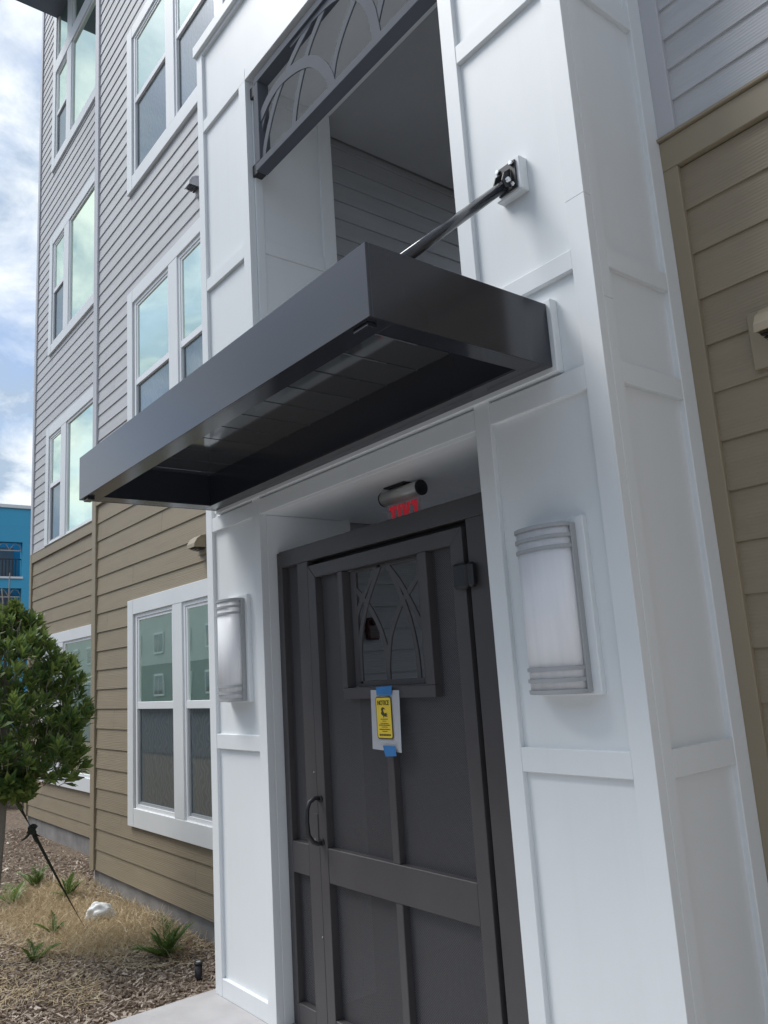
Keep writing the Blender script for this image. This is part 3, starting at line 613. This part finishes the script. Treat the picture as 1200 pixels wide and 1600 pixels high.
# ================================================================== WALL LIGHTS
def wall_light(xc, label):
    w, z0, z1, dp = 0.235, 1.545, 2.090, 0.084; yb_ = YP - 0.002
    L = thing('wall_light', label, 'wall light', (xc, yb_, z0), 'wall lights beside the gate')
    def prof(e=0.0, n=18, y_off=0.0):
        return [(xc + (w / 2 - 0.010 + e) * math.cos(math.pi * k / n), yb_ - 0.022 - (dp - 0.022 + e) * math.sin(math.pi * k / n) ** 0.8) for k in range(n + 1)]
    d = prism('diffuser', [(xc - w / 2 + 0.010, yb_ - 0.001)] + prof()[::-1] + [(xc + w / 2 - 0.010, yb_ - 0.001)], 'z', z0 + 0.004, z1 - 0.004, opalM, L)
    for p in d.data.polygons: p.use_smooth = abs(p.normal.z) < 0.5 and p.normal.y < -0.02
    for s in (-1, 1): box('side_bar', *sorted((xc + s * (w / 2 - 0.009), xc + s * w / 2)), yb_ - 0.024, yb_ - 0.001, z0 - 0.002, z1 + 0.002, lampM, L, 0.002)
    box('back_plate', xc - w / 2 + 0.001, xc + w / 2 - 0.001, yb_ - 0.0016, yb_ - 0.0002, z0, z1, lampM, L, 0)
    for zz in (z1 - 0.004, z1 - 0.040, z1 - 0.076, z0 + 0.076, z0 + 0.040, z0 + 0.004):
        o_, i_ = prof(0.006), prof(-0.004); bm = bmesh.new(); h = 0.006; rows = []
        for a, b in zip(o_, i_): rows.append([bm.verts.new((a[0], a[1], zz - h)), bm.verts.new((a[0], a[1], zz + h)), bm.verts.new((b[0], b[1], zz + h)), bm.verts.new((b[0], b[1], zz - h))])
        for a, b in zip(rows, rows[1:]):
            for i in range(4): bm.faces.new([a[i], a[(i + 1) % 4], b[(i + 1) % 4], b[i]])
        bm.faces.new(rows[0]); bm.faces.new(rows[-1][::-1]); bmesh.ops.recalc_face_normals(bm, faces=bm.faces)
        from_bm('band', bm, lampM, L)
    for zz in (z0 - 0.0035, z1 + 0.0015):
        prism('end_cap', [(xc - w / 2 + 0.010, yb_ - 0.001)] + prof(0.004)[::-1] + [(xc + w / 2 - 0.010, yb_ - 0.001)], 'z', zz, zz + 0.002, lampM, L)
wall_light(-1.7545, 'large curved white wall light with grey bands on the pillar right of the gate')
wall_light(-4.0295, 'narrow-looking white wall light with grey bands on the pillar left of the gate')

# ================================================================== BALCONY SCREEN
SY0, SY1 = 2.135, 2.18
scr = thing('arched_screen', 'grey steel screen of interlaced arches hung in the upper opening', 'screen', (-2.9, 2.16, 4.56))
sx0, sx1, sz0, sz1 = -3.655, -2.12, 4.562, 5.185
for (a, b, c, d) in ((sx0, sx1, sz0, sz0 + 0.05), (sx0, sx1, sz1 - 0.05, sz1), (sx0, sx0 + 0.05, sz0 + 0.05, sz1 - 0.05), (sx1 - 0.05, sx1, sz0 + 0.05, sz1 - 0.05)):
    box('frame_bar', a, b, SY0, SY1 + 0.03, c, d, screenM, scr)
for xx in (sx0 - 0.062, sx1 + 0.002):
    for zz in (sz0 + 0.0, sz1 - 0.10): box('bracket', xx, xx + 0.06, SY0 + 0.012, SY1 + 0.026, zz, zz + 0.075, darkM, scr, 0.003)
pY = (SY0 + 0.012, SY0 + 0.020)
S = [[(-3.62, 4.885), (-3.50, 4.955), (-3.37, 4.980), (-3.20, 4.950), (-3.06, 4.885), (-2.965, 4.790), (-2.905, 4.690), (-2.88, 4.61)],
     [(-3.25, 5.14), (-3.0, 5.135), (-2.80, 5.095), (-2.66, 5.00), (-2.575, 4.885), (-2.53, 4.78), (-2.50, 4.61)],
     [(-2.86, 5.15), (-2.55, 5.11), (-2.35, 5.00), (-2.25, 4.88), (-2.17, 4.72)],
     [(-3.595, 4.61), (-3.545, 4.73), (-3.455, 4.87), (-3.355, 4.965), (-3.19, 5.065), (-3.03, 5.13)],
     [(-3.265, 4.60), (-3.235, 4.71), (-3.175, 4.84), (-3.07, 4.99), (-2.93, 5.10), (-2.87, 5.14)],
     [(-2.895, 4.60), (-2.862, 4.72), (-2.80, 4.82), (-2.70, 4.92), (-2.56, 5.03), (-2.45, 5.12)],
     [(-2.53, 4.60), (-2.50, 4.70), (-2.43, 4.82), (-2.32, 4.94), (-2.18, 5.05)],
     [(-3.62, 4.80), (-3.555, 4.90), (-3.47, 4.965), (-3.40, 4.985)]]
Wd = [0.062, 0.062, 0.062, 0.042, 0.042, 0.042, 0.042, 0.03]
for i, s in enumerate(S): ribbon('arch_bar', s, Wd[i], pY[0] + 0.0007 * i, pY[1] + 0.0007 * i, screenM, scr, 10)

# ================================================================== EXIT SIGN, ALARM
ex = thing('exit_sign', 'edge-lit EXIT sign hanging under the soffit, red letters seen from behind', 'exit sign', (-2.845, 2.4, 2.52))
box('mount_plate', -2.955, -2.800, 2.37, 2.43, 2.515, 2.5225, darkM, ex, 0.002)
tube('housing', [(-2.985, 2.40, 2.474), (-2.715, 2.40, 2.474)], 0.036, steelM, ex, 20)
for a in (-2.993, -2.714): tube('end_cap', [(a, 2.40, 2.474), (a + 0.008, 2.40, 2.474)], 0.037, darkM, ex, 20)
boxes('neck', [(-2.93, -2.82, 2.385, 2.415, 2.505, 2.516)], darkM, ex)
box('acrylic_panel', -2.972, -2.722, 2.397, 2.403, 2.262, 2.442, acrM, ex, 0.001)
lt = 0.021; lz0, lz1 = 2.275, 2.426; ly = (2.3945, 2.3965)
prism('letter', [(-2.948, lz1), (-2.893, lz1), (-2.893, lz1 - lt), (-2.910, lz1 - lt), (-2.910, lz0), (-2.931, lz0), (-2.931, lz1 - lt), (-2.948, lz1 - lt)], 'y', *ly, redM, ex)
prism('letter', [(-2.883, lz0), (-2.883, lz1), (-2.862, lz1), (-2.862, lz0)], 'y', *ly, redM, ex)
xm, zm = -2.824, (lz0 + lz1) / 2
prism('letter', [(xm - 0.032, lz1), (xm - 0.010, lz1), (xm, zm + 0.032), (xm + 0.010, lz1), (xm + 0.032, lz1), (xm + 0.011, zm), (xm + 0.032, lz0), (xm + 0.010, lz0), (xm, zm - 0.032), (xm - 0.010, lz0), (xm - 0.032, lz0), (xm - 0.011, zm)], 'y', *ly, redM, ex)
ea, eb = -2.786, -2.742
prism('letter', [(ea, lz1), (eb, lz1), (eb, lz0), (ea, lz0), (ea, lz0 + lt), (eb - lt, lz0 + lt), (eb - lt, zm - lt / 2), (ea + 0.006, zm - lt / 2), (ea + 0.006, zm + lt / 2), (eb - lt, zm + lt / 2), (eb - lt, lz1 - lt), (ea, lz1 - lt)], 'y', *ly, redM, ex)
al = thing('fire_alarm', 'dark red fire alarm on the corridor wall seen through the gate window', 'alarm', (-3.9, 2.96, 1.84))
box('body', -3.905, -3.862, 2.915, 3.005, 1.838, 1.972, maroonM, al, 0.010); box('lens', -3.862, -3.835, 2.935, 2.985, 1.925, 1.96, darkM, al, 0.008)
for k in range(5): box('grille_slot', -3.8625, -3.859, 2.93, 2.99, 1.852 + k * 0.012, 1.857 + k * 0.012, darkM, al, 0)

# ================================================================== VENT HOODS
def vent(x, z, w, m, label, plate=None):
    v = thing('vent_hood', label, 'vent hood', (x, YW, z), 'vent hoods on the siding')
    if plate: box('mount_plate', plate[0], plate[1], YW - 0.018, YW + 0.02, plate[2], plate[3], m, v, 0.004); y = YW - 0.018
    else: box('mount_plate', x - w * 0.55, x + w * 0.55, YW - 0.012, YW + 0.02, z - 0.05, z + 0.105, m, v, 0.004); y = YW - 0.012
    pr = [(y, z + 0.095), (y - 0.035, z + 0.088), (y - 0.07, z + 0.062), (y - 0.092, z + 0.025), (y - 0.095, z - 0.005), (y - 0.088, z - 0.005), (y - 0.083, z + 0.02), (y - 0.062, z + 0.052), (y - 0.03, z + 0.076), (y, z + 0.082)]
    prism('hood', pr, 'x', x - w / 2, x + w / 2, m, v, 0.001)
    side = [(y, z + 0.09), (y - 0.033, z + 0.083), (y - 0.067, z + 0.058), (y - 0.089, z + 0.022), (y - 0.092, z - 0.004), (y, z - 0.004)]
    for s in (-1, 1): prism('cheek', side, 'x', x + s * (w / 2 - 0.003), x + s * (w / 2 - 0.007), m, v)
    for k in range(3): box('louvre', x - w / 2 + 0.01, x + w / 2 - 0.01, y - 0.07 + 0.022 * k, y - 0.054 + 0.022 * k, z - 0.012 - 0.004 * k, z - 0.008 - 0.004 * k, darkM, v, 0)
vent(-5.545, 2.655, 0.135, brownT, 'brown vent hood on brown siding above the ground-floor window')
vent(-5.50, 5.66, 0.10, greyT, 'grey vent hood on grey siding between upper windows, beside the portal')
vent(-1.075, 2.675, 0.17, brownT, 'brown vent hood on a square plate, right of the portal', (-1.222, -0.93, 2.577, 2.782))

# ================================================================== PLANTING
def add_leaf(bm, base, d, up, l, w, fold=0.15):
    d = d.normalized(); s = d.cross(up)
    if s.length < 1e-3: s = d.orthogonal()
    s.normalize(); n = s.cross(d)
    a = bm.verts.new(base); m1 = base + d * l * 0.62; tip = bm.verts.new(base + d * l + n * (-0.06 * l))
    p = bm.verts.new(m1 + s * w / 2 + n * fold * w); q = bm.verts.new(m1 - s * w / 2 + n * fold * w); c = bm.verts.new(m1)
    bm.faces.new([a, c, p]); bm.faces.new([a, q, c]); bm.faces.new([p, c, tip]); bm.faces.new([c, q, tip])
tx, ty = -6.33, 1.43
tree = thing('small_evergreen_tree', 'young round evergreen tree with glossy leaf rosettes staked in the mulch bed', 'tree', (tx, ty, GZ - 0.02))
tr = random.Random(21)
trunk_pts = [(tx, ty, GZ - 0.06), (tx + 0.01, ty + 0.005, 0.3), (tx + 0.02, ty + 0.03, 0.7), (tx + 0.0, ty + 0.05, 1.05), (tx + 0.01, ty + 0.04, 1.5), (tx, ty + 0.03, 2.0)]
tube('trunk', trunk_pts, [0.034, 0.030, 0.028, 0.026, 0.020, 0.008], barkM, tree, 10)
prof_r = [(0.92, 0.12), (1.02, 0.42), (1.16, 0.58), (1.32, 0.62), (1.50, 0.56), (1.68, 0.47), (1.86, 0.42), (2.02, 0.30), (2.16, 0.17), (2.27, 0.0)]
def crown_r(z):
    for (a, ra), (b, rb) in zip(prof_r, prof_r[1:]):
        if a <= z <= b: return ra + (rb - ra) * (z - a) / (b - a)
    return 0
bm = bmesh.new(); lb = bmesh.new()
lobes = [(tr.uniform(0, 6.28), tr.uniform(1.0, 2.3), tr.uniform(0.62, 1.24)) for _ in range(30)]
def lobe_k(az, z):
    s, wsum = 0, 1e-6
    for (a, zz, k) in lobes:
        da = (az - a + math.pi) % (2 * math.pi) - math.pi; w = math.exp(-((da / 0.42) ** 2 + ((z - zz) / 0.17) ** 2)); s += w * k; wsum += w
    return s / wsum if wsum > 0.05 else 0.9
cxy = Vector((tx + 0.0, ty + 0.08, 0))
nros = 0
while nros < 720:
    z = tr.uniform(0.93, 2.26); az = tr.uniform(0, 2 * math.pi); rmax = crown_r(z) * lobe_k(az, z)
    rr = rmax * (tr.random() ** 0.33)
    if tr.random() > (rmax / 0.7 + 0.12): continue
    nros += 1
    o3 = Vector((math.cos(az), math.sin(az), 0)); p = cxy + o3 * rr + Vector((0, 0, z))
    axis = (o3 * (0.15 + 0.65 * rr / 0.7) + Vector((tr.uniform(-.25, .25), tr.uniform(-.25, .25), 1.0 + tr.uniform(-.25, .3)))).normalized()
    if z < 1.1: axis = (axis + Vector((0, 0, -0.7))).normalized()
    bm_tube(lb, [p - axis * tr.uniform(0.04, 0.10), p], [0.0035, 0.0025], 4, False)
    u = axis.orthogonal().normalized(); v = axis.cross(u); k = tr.randint(9, 13); big = tr.uniform(0.75, 1.2)
    for i in range(k):
        a = i * 2.4 + tr.uniform(-.2, .2); sp = 0.22 + 0.68 * (i / k)
        d = axis * (1.25 - sp * 0.9) + (u * math.cos(a) + v * math.sin(a)) * sp
        add_leaf(bm, p - axis * 0.012 * (i / k) * 3, d, axis, tr.uniform(0.075, 0.115) * big, tr.uniform(0.028, 0.040) * big)
for i in range(12):
    az = i * 2.39; z0_ = 1.0 + 0.1 * i; r = crown_r(z0_ + 0.2) * 0.55
    b0 = Vector((tx + 0.01, ty + 0.045, z0_)); e = b0 + Vector((math.cos(az) * r, math.sin(az) * r, 0.22 + 0.02 * i))
    tube('limb', [b0, b0.lerp(e, 0.5) + Vector((0, 0, -0.03)), e], [0.013, 0.009, 0.004], barkM, tree, 6)
from_bm('crown', bm, leafM, tree); tag(from_bm('twigs', lb, barkM, tree), kind='stuff')
bm = bmesh.new()
for i in range(9):
    z = tr.uniform(1.0, 2.0); az = tr.uniform(-2.2, 0.4); p = cxy + Vector((math.cos(az), math.sin(az), 0)) * crown_r(z) * 0.85 + Vector((0, 0, z))
    for j in range(4): add_leaf(bm, p, Vector((tr.uniform(-1, 1), tr.uniform(-1, 1), tr.uniform(-.3, 1))), Vector((0, 0, 1)), 0.05, 0.018)
from_bm('red_leaves', bm, surf('red_leaf', (0.28, 0.045, 0.04), 0.5, 0.2, 20), tree)
# guying strap
st = thing('tree_strap', 'dark strap tied round the tree trunk and pegged to the ground', 'strap', (-6.64, 2.17, GZ))
def strap(name, a, b, w, m, par, sag=0.02):
    a, b = Vector(a), Vector(b); d = (b - a).normalized(); s = d.cross(Vector((0.77, -0.61, 0))).normalized() * w / 2; t2 = d.cross(s).normalized() * 0.0015; bm = bmesh.new(); rows = []
    for k in range(9):
        t = k / 8; c = a.lerp(b, t) + Vector((0, 0, -sag * math.sin(math.pi * t))); tw = Matrix.Rotation(t * 1.2, 3, d)
        rows.append([bm.verts.new(c + tw @ q) for q in (s + t2, s - t2, -s - t2, -s + t2)])
    for p_, q_ in zip(rows, rows[1:]):
        for i in range(4): bm.faces.new([p_[i], p_[(i + 1) % 4], q_[(i + 1) % 4], q_[i]])
    bm.faces.new(rows[0]); bm.faces.new(rows[-1][::-1]); bmesh.ops.recalc_face_normals(bm, faces=bm.faces); return from_bm(name, bm, m, par)
A0 = Vector((tx + 0.02, ty + 0.075, 1.02)); Bk = A0.lerp(Vector((-6.64, 2.17, GZ - 0.03)), 0.28)
strap('webbing', A0, Bk, 0.045, strapM, st, 0); strap('webbing', Bk, (-6.64, 2.17, GZ - 0.03), 0.024, strapM, st, 0.012)
tube('trunk_loop', [(tx + 0.02 + 0.042 * math.cos(a), ty + 0.045 + 0.042 * math.sin(a), 1.02 + 0.01 * math.sin(2 * a)) for a in [i * math.pi / 8 for i in range(17)]], 0.012, strapM, st, 8)
kb = bmesh.new(); bmesh.ops.create_icosphere(kb, subdivisions=2, radius=0.034, matrix=Matrix.Translation(Bk))
for v in kb.verts: v.co += (v.co - Bk) * rng.uniform(-.35, .4)
from_bm('knot', kb, strapM, st)
for (dx_, dz_) in ((0.05, -0.05), (0.03, -0.10), (-0.06, -0.07)): strap('loose_end', Bk, Bk + Vector((dx_ * 0.6, dx_, dz_)), 0.022, strapM, st, 0.01)
strap('webbing', (tx - 0.02, ty - 0.02, 1.02), (tx - 0.5, ty - 0.55, GZ), 0.026, strapM, st, 0.01)

# ------------------------------------------------------------------ low cycad clumps
def cycad(x, y, h, n, label, seed, spread=1.0):
    r = random.Random(seed); P_ = thing('cycad_plant', label, 'plant', (x, y, GZ - 0.01), 'low cycads in the mulch bed')
    for i in range(n):
        az = i * 2.4 + r.uniform(-.3, .3); el = r.uniform(0.55, 1.45); L = h * r.uniform(0.75, 1.25)
        bm = bmesh.new(); pts = []
        for k in range(15):
            t = k / 14; e = el - 0.45 * t * t * spread
            pts.append((pts[-1] + Vector((math.cos(az) * math.cos(e), math.sin(az) * math.cos(e), math.sin(e))) * L / 14) if pts else Vector((x, y, GZ - 0.02)))
        bm_tube(bm, pts, [0.005 * (1 - 0.75 * k / 14) for k in range(15)], 4)
        for k in range(3, 15):
            t = k / 14; d = (pts[k] - pts[k - 1]).normalized(); s = d.cross(Vector((0, 0, 1))).normalized()
            for sg in (-1, 1):
                for off in (0, 0.5):
                    l = L * 0.30 * math.sin(math.pi * min(1, 0.25 + 0.7 * t)) * r.uniform(.85, 1.1)
                    add_leaf(bm, pts[k - 1].lerp(pts[k], off), (s * sg + d * 0.75 + Vector((0, 0, r.uniform(0.1, 0.5)))), Vector((0, 0, 1)), l, 0.0095)
        from_bm('frond', bm, frondM, P_)
cycad(-5.55, 2.33, 0.24, 17, 'bright green cycad in mulch nearest the portal pillar', 3)
cycad(-6.20, 1.66, 0.2, 6, 'sparse dark cycad beside the tree trunk', 4)
cycad(-7.75, 2.36, 0.22, 10, 'cycad in dry grass close to the wall, behind the strap', 5)
cycad(-8.35, 2.25, 0.22, 10, 'cycad farthest back in the bed, left of the wall corner', 6)
cycad(-6.75, 1.95, 0.16, 5, 'small yellowing cycad in dry grass left of the strap peg', 8)
cycad(-7.95, 1.95, 0.28, 5, 'cycad behind the tree trunk at the left edge of the picture', 9)

# ------------------------------------------------------------------ dry grass, mulch chips (nobody could count them)
def h_ground(x, y): return GZ - 0.02 + 0.022 * (math.sin(x * 2.3 + y) + math.sin(y * 3.7 - x * 1.3)) * 0.5
gr_ = random.Random(5); bm = bmesh.new()
patches = [(-6.9, 2.25, 0.85, 0.42), (-7.5, 2.1, 0.7, 0.42), (-6.2, 2.45, 0.55, 0.2), (-8.0, 2.3, 0.5, 0.3), (-6.3, 2.1, 0.5, 0.3)]
for i in range(24000):
    c = patches[gr_.choices(range(5), (6, 4, 1.6, 2, 2))[0]]; x = gr_.gauss(c[0], c[2] * 0.5); y = min(gr_.gauss(c[1], c[3] * 0.55), 2.66)
    if x < -8.9 or y < 1.35: continue
    z = h_ground(x, y); a = gr_.uniform(0, 6.28); ln = gr_.uniform(0.03, 0.13) * (1.6 if gr_.random() < .10 else 1); tilt = gr_.uniform(0.35, 1.5)
    d = Vector((math.cos(a) * math.sin(tilt), math.sin(a) * math.sin(tilt), math.cos(tilt))); s = d.cross(Vector((gr_.uniform(-1, 1), gr_.uniform(-1, 1), 0.3))).normalized() * gr_.uniform(0.0014, 0.0034)
    b0 = Vector((x, y, z)); m1 = b0 + d * ln * 0.6; tp = b0 + d * ln + Vector((math.cos(a) * .3, math.sin(a) * .3, -0.25)) * ln * 0.5
    v = [bm.verts.new(b0 - s), bm.verts.new(b0 + s), bm.verts.new(m1 + s * .8), bm.verts.new(m1 - s * .8), bm.verts.new(tp)]
    bm.faces.new(v[:4]); bm.faces.new([v[3], v[2], v[4]])
for i in range(9000):                      # loose straw matted over the mulch
    x, y = gr_.uniform(-8.3, -4.5), gr_.uniform(1.05, 2.64)
    if mn.noise(Vector((x * 1.7, y * 2.3, 0.3))) < -0.05: continue
    a = gr_.uniform(0, 6.28); ln = gr_.uniform(0.02, 0.075); b0 = Vector((x, y, h_ground(x, y) + gr_.uniform(0.012, 0.026))); d = Vector((math.cos(a), math.sin(a), gr_.uniform(-.12, .2))); s = Vector((-d.y, d.x, 0.3)) * gr_.uniform(0.0012, 0.0026)
    m1 = b0 + d * ln + Vector((0, 0, gr_.uniform(0, .008))); tp = m1 + (d + Vector((gr_.uniform(-.5, .5), gr_.uniform(-.5, .5), -.1))) * ln * .8
    v = [bm.verts.new(b0 - s), bm.verts.new(b0 + s), bm.verts.new(m1 + s), bm.verts.new(m1 - s), bm.verts.new(tp)]
    bm.faces.new(v[:4]); bm.faces.new([v[3], v[2], v[4]])
tag(from_bm('dry_grass', bm, strawM), 'dry straw-coloured grass growing along the wall base', 'grass', kind='stuff')
bm = bmesh.new()
for i in range(34000):
    t = gr_.random()
    if t < 0.72: x, y = gr_.uniform(-8.2, -4.45), gr_.uniform(1.0, 2.66)
    else: x, y = gr_.uniform(-12.2, -8.1), gr_.uniform(1.2, 3.06)
    z = h_ground(x, y) + gr_.uniform(0.0, 0.016); L = gr_.uniform(0.006, 0.024) * (2.0 if gr_.random() < .05 else 1); w = L * gr_.uniform(.10, .42); hh = gr_.uniform(.0012, .004)
    m = Matrix.Translation((x, y, z)) @ Matrix.Rotation(gr_.uniform(0, 6.28), 4, 'Z') @ Matrix.Rotation(gr_.uniform(-.5, .5), 4, 'Y') @ Matrix.Rotation(gr_.uniform(-.5, .5), 4, 'X')
    tq = [m @ Vector(p) for p in ((-L, -w * .6, hh), (L * .9, -w, hh), (L, w * .7, hh), (-L * .8, w, hh), (-L * 1.05, -w * .5, -hh), (L, -w * .9, -hh), (L, w * .8, -hh), (-L * .8, w, -hh))]
    v = [bm.verts.new(p) for p in tq]
    for f in ((0, 1, 2, 3), (0, 4, 5, 1), (1, 5, 6, 2), (2, 6, 7, 3), (3, 7, 4, 0)): bm.faces.new([v[k] for k in f])
tag(from_bm('mulch_chips', bm, chipM), 'loose brown wood chip mulch covering the bed', 'mulch', kind='stuff')

# white crumpled bag, black riser
bag = bmesh.new(); bmesh.ops.create_icosphere(bag, subdivisions=4, radius=1)
from mathutils import noise as mnoise
for v in bag.verts:
    p = v.co.copy(); k = 1 + 0.28 * mnoise.noise(p * 2.1) + 0.12 * mnoise.noise(p * 5.3)
    v.co = Vector((p.x * 0.06 * k, p.y * 0.115 * k, max(p.z, -0.3) * 0.085 * k + 0.03 * (1 - p.y * p.y)))
me = bpy.data.meshes.new('plastic_bag'); bag.to_mesh(me); bag.free(); me.polygons.foreach_set('use_smooth', [True] * len(me.polygons)); me.materials.append(bagM)
bo = bpy.data.objects.new('plastic_bag', me); col.objects.link(bo); bo.location = (-6.83, 2.33, GZ + 0.005); bo.rotation_euler = (0.2, 0.1, R_(-35))
tag(bo, 'crumpled white plastic bag lying in the dry grass', 'bag')
rs = thing('irrigation_riser', 'short black irrigation riser standing in the mulch by the portal', 'riser', (-5.0, 2.31, GZ))
tube('body', [(-5.0, 2.31, GZ - 0.06), (-5.0, 2.31, GZ + 0.075)], [0.021, 0.023], darkM, rs, 16); tube('cap', [(-5.0, 2.31, GZ + 0.0751), (-5.0, 2.31, GZ + 0.088)], [0.026, 0.025], darkM, rs, 16)
tube('nozzle', [(-5.0, 2.31, GZ + 0.0882), (-5.0, 2.31, GZ + 0.092)], 0.014, lampM, rs, 12)

# shrubs past the end of the building
def shrub(x, y, r_, h, label, seed):
    r = random.Random(seed); o = thing('leafy_shrub', label, 'shrub', (x, y, GZ), 'shrubs beyond the building'); bm = bmesh.new()
    for i in range(650):
        d = Vector((r.gauss(0, 1), r.gauss(0, 1), abs(r.gauss(0, 1)))).normalized() * r.uniform(0.6, 1.0)
        p = Vector((x + d.x * r_, y + d.y * r_, GZ + 0.05 + d.z * h))
        for j in range(3): add_leaf(bm, p, d + Vector((r.uniform(-.8, .8), r.uniform(-.8, .8), r.uniform(-.2, .9))), Vector((0, 0, 1)), r.uniform(.10, .2), 0.05)
    from_bm('foliage', bm, hedgeM, o)
    tube('stem', [(x, y, GZ - 0.05), (x, y, GZ + h * 0.6)], [0.04, 0.02], barkM, o, 6)
shrub(-15.0, 3.9, 0.8, 1.3, 'yellow-green leafy shrub past the building corner, right one', 31); shrub(-15.6, 2.6, 0.9, 1.2, 'yellow-green leafy shrub past the building corner, left one', 32)
shrub(-17.5, 4.9, 1.0, 1.6, 'taller leafy shrub behind the two nearer ones', 33)

# ================================================================== BLUE BUILDING
bb = thing('blue_building', 'bright blue rendered building with recessed balconies beyond the corner', 'building', (-30, 8, 0))
bands = [(0, 1.0), (2.2, 3.9), (5.33, 5.74), (6.98, 8.2)]
X0 = -30.0
for (a, b) in bands: box('wall_band', X0 - 0.3, X0, -2, 22, a - 0.3 * (a == 0), b, blueM, bb, 0)
spans = [(-2, 1.6), (4.2, 4.9), (7.40, 9.4), (12.5, 22)]
for (a, b) in spans:
    for (c, d) in ((1.0, 2.2), (3.9, 5.33), (5.74, 6.98)): box('wall_pier', X0 - 0.3, X0 - 0.002, a, b, c, d, blueM, bb, 0)
box('parapet_cap', X0 - 0.4, X0 + 0.08, -2.1, 22.1, 8.2, 8.33, vinylT, bb, 0.01)
box('back_wall', X0 - 8, X0 - 1.4, -2, 22, -0.2, 8.2, blueM, bb, 0)
grB = surf('pale_grey_wall', (0.20, 0.215, 0.24), 0.7, 0.1, 1)
for (a, b) in ((1.6, 4.2), (4.9, 7.40), (9.4, 12.5)):
    for (c, d) in ((1.0, 2.2), (3.9, 5.33), (5.74, 6.98)):
        w = box('balcony', X0 - 1.4, X0 - 1.25, a, b, c, d, grB, bb, 0)
        box('glass_door', X0 - 1.25, X0 - 1.22, a + 0.3, a + 1.4, c, d - 0.25, farGlassM, w, 0)
        box('sill', X0 - 0.3, X0 + 0.06, a, b + 0.03, c - 0.07, c + 0.0, vinylT, w, 0)
        lst = [(X0 - 0.16, X0 - 0.12, a, b, c + 0.62, c + 0.66)] + [(X0 - 0.155, X0 - 0.125, a + 0.11 * k, a + 0.11 * k + 0.03, c, c + 0.62) for k in range(1, int((b - a) / 0.11))]
        boxes('railing', lst, darkM, w)
        # arched fretwork under the balcony head
        k = a
        while k < b - 0.2:
            tube('fretwork', [(X0 - 0.13, k + 0.42 * t / 6, d - 0.28 + 0.26 * math.sin(math.pi * t / 6)) for t in range(7)], 0.018, lampM, w, 4); k += 0.42
        box('fretwork_rail', X0 - 0.15, X0 - 0.11, a, b, d - 0.31, d - 0.27, lampM, w, 0)
for zz in (7.55,): box('reveal_joint', X0 - 0.001, X0 + 0.003, -2, 22, zz, zz + 0.03, blueM, bb, 0)

# ================================================================== BUILDING ACROSS THE ROAD (seen mirrored in the panes)
ob = thing('opposite_building', 'pale apartment building across the road, seen mirrored in the window panes', 'building', (-20, -19, 0))
box('wall', -150, 14, -30, -19, 3.2, 9.6, oppM, ob, 0); box('lower_wall', -150, 14, -30, -18.98, -0.3, 3.18, surf('grey_green_wall', (0.30, 0.34, 0.31), 0.7, 0.06, 1), ob, 0)
prism('roof', [(-30.5, 9.6), (-18.5, 9.6), (-18.5, 9.9), (-24.5, 11.2), (-30.5, 9.9)], 'x', -151, 15, roofM, ob)
for i in range(22):
    for zz in (0.9, 4.0, 6.9):
        x0 = -82 + i * 4.5
        w = box('window', x0, x0 + 1.9, -18.97, -18.90, zz, zz + 1.6, vinylT, ob, 0)
        for q in (0, 1): box('pane', x0 + 0.12 + q * 0.88, x0 + 0.90 + q * 0.88, -18.90, -18.89, zz + 0.14, zz + 1.46, farGlassM, w, 0)
